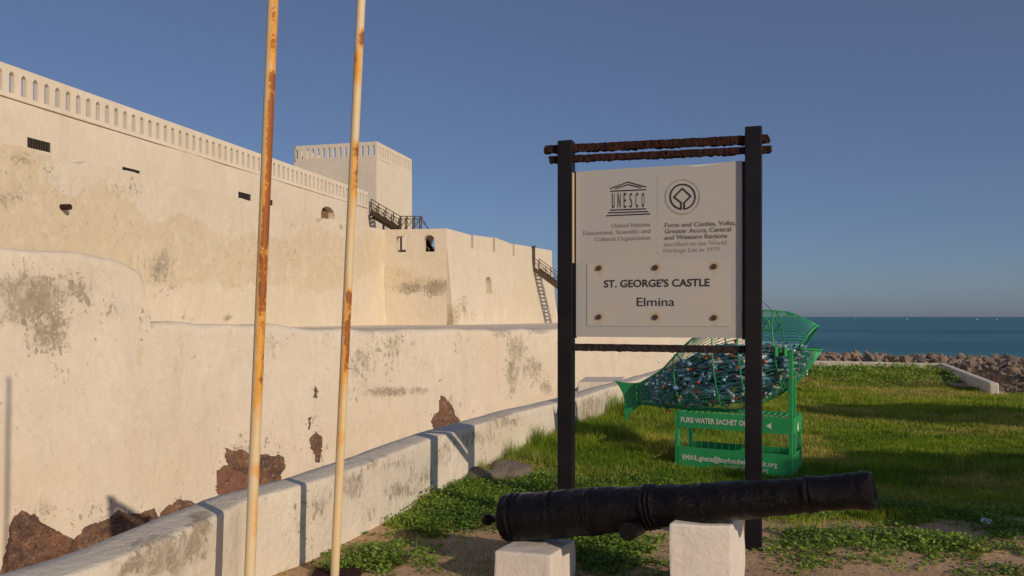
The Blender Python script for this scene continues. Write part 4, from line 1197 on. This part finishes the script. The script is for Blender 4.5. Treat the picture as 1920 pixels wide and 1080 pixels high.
# ------------------------------------------------------------------ fish-shaped bottle bin
FC = Vector((2.43, 8.55, 0)); fu = Vector((.86, -.51, 0)).normalized(); fn = Vector((fu.y, -fu.x, 0))   # fn faces the viewer
if fn.y > 0: fn = -fn
fish = empty('fish_bottle_bin', FC, 'green fish shaped wire cage for plastic bottles on a lettered green stand', 'recycling bin')
fa = np.array((FC.x, FC.y)); fd = np.array((fu.x, fu.y))
def fpx(px, py):
    s, z, y = hit_s(px, py, fa, fd); return s, z
def F3(s, z, out=0): return FC + fu * s + fn * out + u * z
stt = [(1197, 719, 738, 758), (1240, 694, 728, 763), (1290, 640, 700, 768), (1340, 606, 680, 770), (1390, 588, 668, 768), (1430, 581, 660, 757), (1480, 584, 655, 731), (1500, 592, 653, 713), (1520, 602, 654, 690), (1540, 614, 656, 657.5)]
S = []; 
for (px, t, c, b) in stt:
    s, zt_ = fpx(px, t); _, zc_ = fpx(px, c); _, zb_ = fpx(px, b); S.append((s, zt_, zc_, zb_))
S = np.array(S); WD = np.array([.05, .12, .22, .29, .32, .32, .22, .18, .14, .08])
def prof_at(s):
    return [float(np.interp(s, S[:, 0], S[:, k])) for k in (1, 2, 3)] + [float(np.interp(s, S[:, 0], WD))]
s_a = S[0, 0]; s_lip = fpx(1503, 653)[0]; s_tip = fpx(1534, 611)[0]; s_jaw = S[-1, 0]
def fish_pt(s, ph, k=1.0):
    zt_, zc_, zb_, w = prof_at(s)
    sp_ = math.sin(ph); z = zc_ + ((zt_ - zc_) if sp_ > 0 else (zc_ - zb_)) * sp_ * k
    return F3(s, z, w * math.cos(ph) * k)
def s_end(ph):
    sp_ = math.sin(ph)
    return s_lip + (s_tip - s_lip) * sp_ if sp_ > 0.02 else s_jaw
cage = MB()
NB = 70
for i in range(NB):
    ph = 2 * math.pi * (i + .5) / NB; e = s_end(ph)
    pts = [fish_pt(s_a + (e - s_a) * t, ph) for t in np.linspace(0, 1, 26)]
    cage.tube(pts, .0031, 5)
cage_o = cage.build('wire_cage', M['green_dark'], fish, smooth_=True)
for px in (1246, 1275, 1352, 1400, 1462):
    s = fpx(px, 700)[0]; mb = MB(); lean = .06
    pts = [fish_pt(s + (-.05 * math.sin(a)), a, 1.01) for a in np.linspace(0, 2 * math.pi, 41)]
    mb.tube(pts, .008, 6, caps=False); mb.build('hoop', M['green'], fish, smooth_=True)
# the rims of the open mouth
up_l = [fish_pt(s_end(a), a, 1.0) for a in np.linspace(.05, math.pi - .05, 25)]
MB().tube(up_l, .013, 6).build('upper_lip', M['green'], fish, smooth_=True)
lo_l = [F3(s, prof_at(s)[1], prof_at(s)[3]) for s in np.linspace(s_lip, s_jaw, 5)] + [F3(s, prof_at(s)[1], -prof_at(s)[3]) for s in np.linspace(s_jaw, s_lip, 5)]
MB().tube(lo_l, .012, 6).build('lower_lip', M['green'], fish, smooth_=True)
# fan bars closing the upper jaw toward the lip, seen as arcs
for sgn in (1, -1):
    es, ez = fpx(1438, 609)
    ow = prof_at(es)[3] * .62 * sgn
    c = F3(es, ez, ow + .03 * sgn)
    MB().tube([c + (fu * math.cos(a) + u * math.sin(a)) * .075 for a in np.linspace(0, 2 * math.pi, 25)], .009, 6, caps=False).build('eye_ring', M['green'], fish, smooth_=True)
wq = F3(*fpx(1447, 582)); MB().tube([wq, wq + Vector((-.05, 0, .05)), wq + Vector((-.13, 0, .13))], .003, 5).build('loose_wire', M['darkrail'], fish)
# tail fin
tf = [(1152, 713), (1165, 716.5), (1180, 718), (1198, 718), (1201, 740), (1203, 758), (1192, 766), (1182, 776), (1173, 791), (1170.5, 770), (1171, 750), (1168, 738), (1161, 724)]
tp = [fpx(*p) for p in tf]; k = len(tp)
tm = MB(); a_ = [F3(s, z, .006) for s, z in tp]; b_ = [F3(s, z, -.006) for s, z in tp]
tm.add(a_ + b_, [tuple(range(k)), tuple(range(2 * k - 1, k - 1, -1))] + [(i, k + i, k + (i + 1) % k, (i + 1) % k) for i in range(k)])
tm.build('tail_fin', M['green'], fish)
MB().tube([fish_pt(s_a, a, 1.03) for a in np.linspace(0, 2 * math.pi, 25)], .012, 6, caps=False).build('tail_collar', M['green'], fish)

# stand
bL = Vector((1.777, 8.6, 0)); bR = Vector((2.80, 8.03, 0)); bu = (bR - bL).normalized(); bv = Vector((-bu.y, bu.x, 0)); BW = (bR - bL).length; BD = .5
stand = fish
def B3(s, dpt, z): return bL + bu * s + bv * dpt + u * z
H = .585
for (s, dd, hh) in ((0, 0, H), (0, BD, H), (BW, 0, 1.27), (BW, .16, 1.27), (BW, BD, H)):
    MB().bar(B3(s, dd, -.02), B3(s, dd, hh), .04, .04, up=bv).build('upright', M['green'], fish, bevel=.004)
def plate(name, s0, s1, z0, z1, dd, t=.006, mat='green', parent=fish):
    return MB().hexa(B3(s0, dd, z0), B3(s1, dd, z0), B3(s1, dd, z1), B3(s0, dd, z1), bv * t).build(name, M[mat], parent)
up_p = plate('front_board', .02, BW - .02, H - .165, H, -.024)
lo_p = plate('front_board', .02, BW - .02, -.04, .215, -.024)
plate('back_board', .02, BW - .02, -.04, .20, BD + .02)
for s0 in (-.024, BW + .018):
    for z0, z1 in ((-.04, .215), (H - .165, H)) if s0 > 0 else ((-.04, .15),):
        MB().hexa(B3(s0, 0.02, z0), B3(s0, BD - .02, z0), B3(s0, BD - .02, z1), B3(s0, .02, z1), bu * .006).build('side_board', M['green'], fish)
MB().hexa(B3(.02, .0, .10), B3(BW - .02, .0, .10), B3(BW - .02, BD, .10), B3(.02, BD, .10), u * .008).build('tray', M['green'], fish)
fr_ = MB()
for (a, b) in (((0, BD), (BW, BD)), ((0, 0), (0, BD)), ((BW, 0), (BW, BD))):
    fr_.bar(B3(a[0], a[1], H - .02), B3(b[0], b[1], H - .02), .035)
fr_.build('top_frame', M['green'], fish)
tb = MB()
for i in range(18):
    s = .04 + (BW - .08) * i / 17; tb.bar(B3(s, .02, H - .012), B3(s, BD - .02, H - .012), .012)
tb.build('top_grid', M['green_dark'], fish)
wr = MB()
for i in range(16):
    s = .05 + (BW - .1) * i / 15
    wr.tube([B3(s, 0, .21), B3(s, 0, H - .16)], .0018, 4)
for i in range(8):
    wr.tube([B3(0, .05 + .4 * i / 7, .15), B3(0, .05 + .4 * i / 7, H - .03)], .0018, 4)
    wr.tube([B3(BW, .05 + .4 * i / 7, .2), B3(BW, .05 + .4 * i / 7, H - .16)], .0018, 4)
wr.build('wire_mesh', M['green_dark'], fish)
br_ = MB()
for sg in (0, .16): br_.bar(B3(BW, sg, 1.24), B3(BW - .09, sg, 1.26), .03)
br_.bar(B3(BW - .09, -.02, 1.26), B3(BW - .09, .2, 1.26), .04); br_.bar(B3(BW - .14, -.01, 1.2), B3(BW - .14, -.01, 1.3), .03); br_.bar(B3(BW - .05, -.01, 1.2), B3(BW - .05, -.01, 1.3), .03)
br_.build('hinge_bracket', M['green'], fish)
ba = np.array((B3(0, -.026, 0).x, B3(0, -.026, 0).y)); bda = np.array((bu.x, bu.y))
def board_text(txt, px0, py0, px1, py1, cap_px, bold, parent, d=8.35):
    a = hit_s(px0, py0, ba, bda); b = hit_s(px1, py1, ba, bda); o3 = B3(0, -.026, 0)
    return put_text(txt, o3, bu, u, -bv, a[0], b[0], (a[1] + b[1]) / 2, cap_px / F * d, M['white_text'], parent, bold, thick=.0015)
board_text('PURE WATER SACHET ONLY', 1276.5, 790, 1416, 801, 9.8, .03, up_p)
board_text('EMAIL:ghana@buyfoodwithplastic.org', 1279.5, 860, 1457, 877, 9.8, .02, lo_p)
board_text('www.buyfoodwithplastic.org', 1355, 877, 1440, 886, 8.0, .008, lo_p)
ar = MB(); c1 = hit_s(1436, 798.5, ba, bda); c2 = hit_s(1446, 798.5, ba, bda)
ar.add([B3(c1[0], -.0275, c1[1]), B3(c2[0], -.0275, c1[1] - .033), B3(c2[0], -.0275, c1[1] + .036)], [(0, 1, 2)]); ar.build('arrow_mark', M['white_text'], up_p)
rs_ = MB(); rq = B3(BW + .027, .1, .46); rs_.add([rq + bv * .08, rq + bv * .17 + u * .07, rq + bv * .19 - u * .05], [(0, 1, 2)]); rs_.build('arrow_mark', M['white_text'], up_p)

# ---- bottles in the fish
def bottle_mesh(name, mat, lod=8):
    prof_ = [(0, .001), (0, .026), (.008, .031), (.05, .031), (.06, .029), (.07, .031), (.12, .031), (.145, .028), (.165, .014), (.175, .0125), (.19, .0125)]
    vs = [(r * math.cos(2 * math.pi * k / lod), r * math.sin(2 * math.pi * k / lod), s - .095) for s, r in prof_ for k in range(lod)]
    m = len(prof_); fs = [(i * lod + k, i * lod + (k + 1) % lod, (i + 1) * lod + (k + 1) % lod, (i + 1) * lod + k) for i in range(m - 1) for k in range(lod)]
    me = bpy.data.meshes.new(name); me.from_pydata(vs, [], fs); me.materials.append(mat); me.polygons.foreach_set('use_smooth', [True] * len(me.polygons)); return me, vs, fs
def cap_mesh(mat):
    n = 8; vs = []; 
    for s, r in ((0.088, .0155), (.105, .0155), (.1055, .001)): vs += [(r * math.cos(2 * math.pi * k / n), r * math.sin(2 * math.pi * k / n), s) for k in range(n)]
    fs = [(i * n + k, i * n + (k + 1) % n, (i + 1) * n + (k + 1) % n, (i + 1) * n + k) for i in range(2) for k in range(n)] + [tuple(range(n))[::-1]]
    me = bpy.data.meshes.new('cap'); me.from_pydata(vs, [], fs); me.materials.append(mat); return me
bm_ = {k: bottle_mesh('bottle', M['bottle_' + k])[0] for k in ('blue', 'clear', 'dark')}
cm_ = {k: cap_mesh(M['cap_' + k]) for k in ('red', 'orange', 'pink', 'white', 'blue')}
fill_px = [(1197, 720), (1240, 712), (1260, 700), (1300, 672), (1350, 650), (1400, 646), (1450, 642), (1490, 650), (1540, 660)]
fill = np.array([fpx(*p) for p in fill_px])
desc = dict(blue='blue tinted', clear='cloudy clear', dark='dark blue')
def sample_pt(shell):
    while True:
        s = random.uniform(s_a + .06, s_jaw - .17)
        zt_, zc_, zb_, w = prof_at(s)
        ph = random.uniform(-math.pi / 2 - .2, .9) if shell else random.uniform(0, 2 * math.pi)
        if shell: k = random.uniform(.72, .9)
        else: k = math.sqrt(random.random()) * .8
        p = fish_pt(s, ph, k)
        if p.z > np.interp(s, fill[:, 0], fill[:, 1]) : continue
        if w < .1 and k > .5: continue
        return p, s
def bottle_rot():
    d = fu * random.choice((1, 1, -1)) + Vector((random.gauss(0, .55), random.gauss(0, .55), random.gauss(0, .35)))
    return d.normalized().to_track_quat('Z', 'Y').to_euler()
nbt = 0
for i in range(270):
    p, s = sample_pt(True); w = prof_at(s)[3]
    k = random.choices(('blue', 'clear', 'dark'), (5, 3.2, 1.2))[0]; ck = random.choices(('red', 'orange', 'pink', 'white', 'blue'), (6, 2.5, 2, 4, 2))[0]
    o = bpy.data.objects.new('bottle', bm_[k]); COL.objects.link(o); o.location = p; o.rotation_euler = bottle_rot()
    sc_ = random.uniform(.6, .88) * (1 if w > .2 else .75); o.scale = (sc_, sc_, sc_)
    fr2 = (s - s_a) / (s_jaw - s_a); rel = (p.z - prof_at(s)[2]) / (prof_at(s)[0] - prof_at(s)[2])
    where = ('beside the tail', 'behind the tail', 'below the sign', 'beside the right post', 'near the mouth')[min(4, int(fr2 * 5))]
    lv = ('low', 'midway', 'topmost')[min(2, int(rel * 3.6))]
    tag(o, f'{desc[k]} bottle with a {ck} cap {lv} {where} of the cage', 'bottle', 'plastic bottles in the fish cage')
    c = bpy.data.objects.new('cap', cm_[ck]); COL.objects.link(c); c.parent = o; c.scale = (1.35, 1.35, 1.1)
# the rest of the heap, deeper inside
_, bvs, bfs = bottle_mesh('x', M['bottle_blue'], 6); hp = MB()
for i in range(1150):
    p, s = sample_pt(False); m = bottle_rot().to_matrix() * random.uniform(.6, .85)
    hp.add([m @ Vector(v) + p for v in bvs], bfs)
ho = hp.build('bottle_heap', M['bottle_blue'], None, smooth_=True); tag(ho, 'dense dark heap of crushed plastic bottles filling the inside of the cage', 'bottles', kind='stuff')
rc = bpy.data.objects.new('bottle', bm_['dark']); COL.objects.link(rc)
rc.location = F3(*fpx(1249, 752), .02); rc.rotation_euler = Vector((.15, -.3, -1)).to_track_quat('Z', 'Y').to_euler(); rc.scale = (1.15, 1.15, 1.15)
tag(rc, 'bottle poking out under the cage with a single bright red cap, nearest the tail', 'bottle', 'plastic bottles in the fish cage')
cc_ = bpy.data.objects.new('cap', cm_['red']); COL.objects.link(cc_); cc_.parent = rc; cc_.scale = (1.6, 1.6, 1.0)

# ------------------------------------------------------------------ boulders of the sea defence
rock_meshes = []
for i in range(9):
    bm = bmesh.new(); bmesh.ops.create_icosphere(bm, subdivisions=3, radius=.5)
    r9 = random.Random(i)
    for _ in range(13):
        nrm = Vector((r9.gauss(0, 1), r9.gauss(0, 1), r9.gauss(0, 1))).normalized(); dd = r9.uniform(.18, .40)
        for v in bm.verts:
            t = v.co.dot(nrm) - dd
            if t > 0: v.co -= nrm * t * .93
    for v in bm.verts: v.co *= 1 + .10 * noise.noise(v.co * 4 + Vector((i * 7, 0, 0)))
    me = bpy.data.meshes.new('boulder'); bm.to_mesh(me); bm.free(); me.materials.append(M['riprap']); rock_meshes.append(me)
rr = random.Random(11)
def sea_dist(x, y): return float(dist_path(np.array([x]), np.array([y]), SEALINE)[0])
cand = []
for _ in range(12000):
    x = rr.uniform(7, 24); y = rr.uniform(14, 42)
    if not (0.25 < x / y < .70): continue
    if inside(np.array([x]), np.array([y]), LAWN_POLY)[0] or x < 1.76 + .3966 * (y - 12.9) + .6 or (x < 9.9 and y > 30): continue
    ds = sea_dist(x, y)
    if ds < .45 or ds > 7.0: continue
    size = rr.uniform(.20, .44) * (1.2 if ds > 1.5 else .85) * (1.3 if rr.random() < .15 else 1)
    if any((x - a) ** 2 + (y - b) ** 2 < (.42 * (size + c)) ** 2 for a, b, c in cand): continue
    cand.append((x, y, size))
cand.sort(key=lambda c: c[1] / c[2]); cand = cand[:290]
def crest(x, y):
    ds = sea_dist(x, y); return -.06 + .44 * float(smooth(.3, 2.6, ds)) - 1.1 * float(smooth(4.2, 7.5, ds))
for (x, y, size) in cand:
    o = bpy.data.objects.new('boulder', rr.choice(rock_meshes)); COL.objects.link(o)
    o.location = (x, y, crest(x, y) + rr.uniform(-.3, .0) * size - .06); o.rotation_euler = (rr.gauss(0, .3), rr.gauss(0, .3), rr.uniform(0, 6))
    o.scale = (size * rr.uniform(.9, 1.35), size * rr.uniform(.8, 1.1), size * rr.uniform(.4, .7))
    o.color = (1, 1, 1, 1); flat_ = o.scale.z / size < .6; fx = x / y; q_ = sea_dist(x, y)
    wh = 'beyond the left end of the sea wall' if fx < .42 else 'just beyond the sea wall corner' if fx < .54 else 'beyond the slanting arm of the sea wall' if fx < .60 else 'at the right edge of the view'
    tag(o, ('large ' if size > .5 else 'small ' if size < .32 else '') + ('flat' if flat_ else 'chunky') + ' brown boulder ' + wh + (', on the crest' if 2.2 < q_ < 4.2 else ', on the near slope' if q_ <= 2.2 else ', on the seaward side'), 'boulder', 'boulders of the sea defence')
def rubble():
    xs = np.concatenate([np.arange(6, 22, .1), np.arange(22, 40, .4)]); ys = np.arange(12.5, 44, .12); X, Y = np.meshgrid(xs, ys, indexing='ij')
    ds = dist_path(X, Y, SEALINE); ins = inside(X, Y, LAWN_POLY) | (X < 1.76 + .3966 * (Y - 12.9) + .4) | (Y < 13.5)
    Z = -.16 + .46 * smooth(.3, 2.6, ds) - 1.1 * smooth(4.2, 7.5, ds) - .35 * smooth(7, 30, ds) * 8
    Z += np.array([noise.noise(Vector((a, b, 0)) * 2.5) * .18 + noise.voronoi(Vector((a, b, 0)) * 3.2)[0][0] * -.5 + .12 for a, b in zip(X.ravel(), Y.ravel())]).reshape(X.shape)
    Z = np.where(ins, -.9, Z); Z = np.where(ds < .35, np.minimum(Z, .02), Z)
    o = grid_obj('rubble_bed', np.stack([X, Y, Z], -1).reshape(-1, 3), len(xs), len(ys), M['riprap'])
    o.data.polygons.foreach_set('use_smooth', [False] * len(o.data.polygons))
    return tag(o, 'broken brown rubble filling the gaps between the boulders', 'rubble', kind='stuff')
rubble()

# fishing boats on the horizon
def boat(px, d, w, label):
    x = (px - 960) / F * d; z = -4.6
    root = empty('fishing_boat', (x, d, z), label, 'boat', 'boats on the horizon')
    mb = MB(); hl = w / 2; hh = w * .16
    mb.add([(x - hl, d, z + hh * 1.3), (x - hl * .7, d - hh, z), (x + hl * .7, d - hh, z), (x + hl, d, z + hh * 1.4), (x - hl * .7, d + hh, z), (x + hl * .7, d + hh, z), (x - hl * .6, d - hh * 1.4, z + hh), (x + hl * .6, d - hh * 1.4, z + hh), (x - hl * .6, d + hh * 1.4, z + hh), (x + hl * .6, d + hh * 1.4, z + hh)],
           [(0, 1, 6), (1, 2, 7, 6), (2, 3, 7), (0, 8, 4), (4, 8, 9, 5), (5, 9, 3), (0, 6, 7, 3, 9, 8)])
    mb.build('hull', M['boat'], root)
    MB().prism([(x - hl * .3, d - hh * .8), (x + hl * .2, d - hh * .8), (x + hl * .2, d + hh * .8), (x - hl * .3, d + hh * .8)], z + hh, z + hh * 2.9).build('cabin', M['boat'], root)
boat(1701, 1900, 4.5, 'distant white fishing boat on the horizon, nearest to the fish shaped bin but one')
boat(1604, 2100, 3.6, 'tiny white boat on the horizon closest to the fish shaped bin')
boat(1832, 1800, 4.8, 'small white boat on the horizon, left one of the close pair at the right')
boat(1869, 1800, 3.6, 'small white boat on the horizon furthest to the right')

# litter
lt = MB(); c = P(1852, 986, 0); gx, gy = ground_patch(1852, 988)
lt.add([(gx - .04, gy, .03), (gx + .02, gy - .02, .025), (gx + .045, gy + .02, .05), (gx - .01, gy + .05, .06), (gx - .04, gy + .03, .045)], [(0, 1, 2), (0, 2, 3), (0, 3, 4)])
tag(lt.build('plastic_scrap', M['litter']), 'crumpled white plastic scrap on the bare soil at the right', 'litter')

# ------------------------------------------------------------------ vegetation
def raw_mesh(name, verts, loops, starts, totals, mat, attrs):
    me = bpy.data.meshes.new(name)
    me.vertices.add(len(verts)); me.vertices.foreach_set('co', verts.astype(np.float32).ravel())
    me.loops.add(len(loops)); me.loops.foreach_set('vertex_index', loops.astype(np.int32))
    me.polygons.add(len(starts)); me.polygons.foreach_set('loop_start', starts.astype(np.int32))
    me.update(calc_edges=True); me.validate()
    for k, a in attrs.items():
        at = me.attributes.new(k, 'FLOAT', 'POINT'); at.data.foreach_set('value', a.astype(np.float32))
    me.materials.append(mat)
    o = bpy.data.objects.new(name, me); COL.objects.link(o); return o

def blades(name, x, y, z, h, w, mat, tint, dry, lean=.35, label=None, cat=None):
    n = len(x); az = rng.uniform(0, 2 * np.pi, n); ld = rng.uniform(0, 2 * np.pi, n); lm = rng.uniform(.1, 1, n) * lean * h
    cx, sx = np.cos(az) * w / 2, np.sin(az) * w / 2; lx, ly = np.cos(ld) * lm, np.sin(ld) * lm
    V = np.zeros((n, 5, 3))
    V[:, 0] = np.stack([x - cx, y - sx, z], 1); V[:, 1] = np.stack([x + cx, y + sx, z], 1)
    V[:, 2] = np.stack([x + cx * .8 + lx * .35, y + sx * .8 + ly * .35, z + h * .55], 1); V[:, 3] = np.stack([x - cx * .8 + lx * .35, y - sx * .8 + ly * .35, z + h * .55], 1)
    V[:, 4] = np.stack([x + lx, y + ly, z + h * (1 - .25 * lean)], 1)
    base = np.arange(n) * 5
    lo = np.stack([base, base + 1, base + 2, base + 3, base + 3, base + 2, base + 4], 1).ravel()
    st = np.stack([np.arange(n) * 7, np.arange(n) * 7 + 4], 1).ravel()
    o = raw_mesh(name, V.reshape(-1, 3), lo, st, None, mat, {'tint': np.repeat(tint, 5), 'dry': np.repeat(dry, 5)})
    return tag(o, label, cat, kind='stuff')

def scatter(n, y0, y1, dens):
    out = []
    y = np.sqrt(rng.uniform(y0 ** 2, y1 ** 2, n)); x = rng.uniform(-.75, .75, n) * y + rng.uniform(-.6, .6, n)
    k = inside(x, y, LAWN_POLY) & (rng.random(n) < dens(x, y)); return x[k], y[k]
def clear(x, y):
    k = dist_path(x, y, LOW) > .02
    return k
def lawn():
    xs = []; ys = []
    for (n, a, b) in ((420000, 5.6, 11), (330000, 11, 18), (200000, 18, 31)):
        x, y = scatter(n, a, b, lambda x, y: np.clip(grass_density(x, y) * (.45 + .9 * fbm(x * 1.1, y * 1.1, 3)), 0, 1)); xs.append(x); ys.append(y)
    # stray grass in the soil
    x, y = scatter(120000, 3.8, 7.5, lambda x, y: .5 * smooth(.50, .68, fbm(x * 1.7 + 8, y * 1.7, 4))); xs.append(x); ys.append(y)
    x = np.concatenate(xs); y = np.concatenate(ys); k = clear(x, y); x, y = x[k], y[k]; n = len(x)
    dl = dist_path(x, y, LOW)
    tall = np.exp(-(dl / 1.3) ** 2) * smooth(7.6, 8.6, y)
    hn = fbm(x * .8, y * .8, 3)
    h = (.030 + .085 * hn * rng.uniform(.6, 1.2, n) * (.5 + 1.3 * smooth(.45, .75, fbm(x * 3.1, y * 3.1 + 7, 3)))) * (1 + 2.0 * tall) * np.where(y < 7, .7, 1)
    h *= rng.uniform(.6, 1.25, n)
    w = .0045 + .0006 * np.maximum(y - 8, 0)
    z = ground_z(x, y) - .005
    t = np.clip(fbm(x * .5 + 20, y * 1.0 + 3, 4) * 1.8 - .4 + rng.normal(0, .22, n), 0, 1)
    dr = np.clip(fbm(x * 1.1 + 60, y * 1.1, 5) * 2.2 - .72 + rng.normal(0, .25, n) - .3 * tall, 0, 1)
    blades('lawn_grass', x, y, z, h, w, M['grass'], t, dr, .5, 'sunlit green and straw coloured grass covering the lawn', 'grass')
lawn()

def leaf_cards(cx, cy, cz, size, nl, spread, rise, up_bias=.7):
    """nl leaves per plant, each a folded four point leaf"""
    n = len(cx); idx = np.repeat(np.arange(n), nl); N = n * nl
    a = rng.uniform(0, 2 * np.pi, N); r = spread[idx] * np.sqrt(rng.random(N))
    px = cx[idx] + r * np.cos(a); py = cy[idx] + r * np.sin(a); pz = cz[idx] + rise[idx] * rng.random(N) * (1 - .5 * r / spread[idx])
    s = size[idx] * rng.uniform(.6, 1.3, N)
    d = np.stack([np.cos(a), np.sin(a), rng.uniform(-.2, .7, N)], 1); d /= np.linalg.norm(d, axis=1)[:, None]
    nm = np.stack([rng.normal(0, .6, N), rng.normal(0, .6, N), np.full(N, up_bias)], 1)
    sd_ = np.cross(d, nm); sd_ /= np.linalg.norm(sd_, axis=1)[:, None] + 1e-9
    c = np.stack([px, py, pz], 1)
    V = np.zeros((N, 4, 3)); V[:, 0] = c - d * s[:, None] * .5; V[:, 1] = c + sd_ * s[:, None] * .38 + d * s[:, None] * .1; V[:, 2] = c + d * s[:, None] * .5; V[:, 3] = c - sd_ * s[:, None] * .38 + d * s[:, None] * .1
    return V.reshape(-1, 3), N, idx
def weeds():
    n = 60000
    x1, y1 = scatter(n, 3.9, 9.0, lambda x, y: np.clip(weed_density(x, y), 0, 1) * .55)
    x2, y2 = scatter(16000, 18, 27, lambda x, y: np.clip(weed_density(x, y) * smooth(.35, .6, fbm(x * 1.2, y * 1.2, 3)), 0, 1) * .8)
    x = np.concatenate([x1, x2]); y = np.concatenate([y1, y2]); k = dist_path(x, y, LOW) > .03; x, y = x[k], y[k]
    far = y > 15
    size = np.where(far, .07, .026); spr = np.where(far, .12, .05); 
    wd = np.clip(weed_density(x, y), 0, 1.2)
    rise = np.where(far, .22, .03 + .07 * wd * fbm(x * 3, y * 3, 3) * 1.6)
    V, N, idx = leaf_cards(x, y, ground_z(x, y) + .004, size, 9, spr, rise)
    t = np.clip(fbm(x * 2 + 7, y * 2, 3) * 1.6 - .3, 0, 1)[idx] + rng.normal(0, .18, N); dr = np.clip(rng.normal(.1, .25, N), 0, 1)
    t = np.clip(t + (y[idx] > 15) * .3, 0, 1)
    lo = np.arange(N * 4); st = np.arange(N) * 4
    o = raw_mesh('creeping_weeds', V, lo, st, None, M['weed'], {'tint': np.repeat(t, 4), 'dry': np.repeat(dr, 4)})
    tag(o, 'leafy green creeping weeds in patches over the bare soil', 'ground cover', kind='stuff')
weeds()
def brush():
    n = 2600; x = rng.normal(11.9, .75, n); y = rng.normal(20.3, 1.0, n)
    k = ~inside(x, y, LAWN_POLY) & (dist_path(x, y, SEALINE) > .3); x, y = x[k], y[k]; n = len(x)
    blades('dry_brush', x, y, np.full(n, -.25), rng.uniform(.25, .6, n), np.full(n, .012), M['bark'], np.zeros(n), np.zeros(n), 1.2, 'tangle of dry brown twigs among the boulders behind the slanting sea wall', 'brush')
brush()
def pebbles():
    mb = MB(); x, y = scatter(1500, 4, 7.2, lambda x, y: .5 + 0 * x); ico = bmesh.new(); bmesh.ops.create_icosphere(ico, subdivisions=1, radius=1)
    vv = [v.co.copy() for v in ico.verts]; ff = [tuple(v.index for v in f.verts) for f in ico.faces]; ico.free()
    z = ground_z(x, y)
    for a, b, c in zip(x, y, z):
        s = random.uniform(.004, .014); mb.add([(a + v.x * s * random.uniform(.8, 1.3), b + v.y * s, c + v.z * s * .6) for v in vv], ff)
    tag(mb.build('pebbles', M['flat_stone']), 'small stones and crumbs of soil scattered on the bare ground', 'pebbles', kind='stuff')
pebbles()

# out-of-view trees, added and shaped to throw the long shadows across the lawn
def tree(x, y, h, crown, n, seed, label, trunk_r=.12, leaf=.19):
    root = empty('tree', (x, y, 0), label, 'tree', 'unseen trees added for their shadows'); r = random.Random(seed)
    mb = MB(); top = Vector((x + .15, y - .1, h)); mb.tube([(x, y, -.1), (x + .05, y, h * .45), tuple(top)], [trunk_r, trunk_r * .8, trunk_r * .45], 10)
    cl = []
    for i in range(n):
        a = r.uniform(0, 6.28); el = r.uniform(-.4, 1.3); k = r.uniform(.35, 1.0)
        c = top + Vector((math.cos(a) * math.cos(el) * crown[0] * k, math.sin(a) * math.cos(el) * crown[1] * k, math.sin(el) * crown[2] * k)); cl.append(c)
        if i % 2 == 0: mb.tube([Vector((x, y, h * .6)) + (c - Vector((x, y, h * .6))) * t + u * .15 * math.sin(3 * t) for t in (0, .5, 1)], [.05, .03, .012], 5)
    mb.build('trunk', M['bark'], root)
    cl = np.array([tuple(c) for c in cl]); per = 26
    V, N, idx = leaf_cards(cl[:, 0], cl[:, 1], cl[:, 2] - .25, np.full(len(cl), leaf), per * 4, np.full(len(cl), .42), np.full(len(cl), .6))
    V -= np.array([x, y, 0]); t = rng.random(N)
    o = raw_mesh('crown', V, np.arange(N * 4), np.arange(N) * 4, None, M['tree_leaf'], {'tint': np.repeat(t, 4), 'dry': np.zeros(N * 4)}); o.parent = root
tree(11.0, 1.1, 3.1, (3.1, 1.1, .8), 330, 1, 'low dense spreading tree added out of view on the right to shade the lawn')
tree(16.5, 2.2, 5.6, (2.2, 1.0, .45), 60, 2, 'taller thin crowned tree added further right, out of view, to shade the lawn')
print('objects', len(bpy.data.objects))
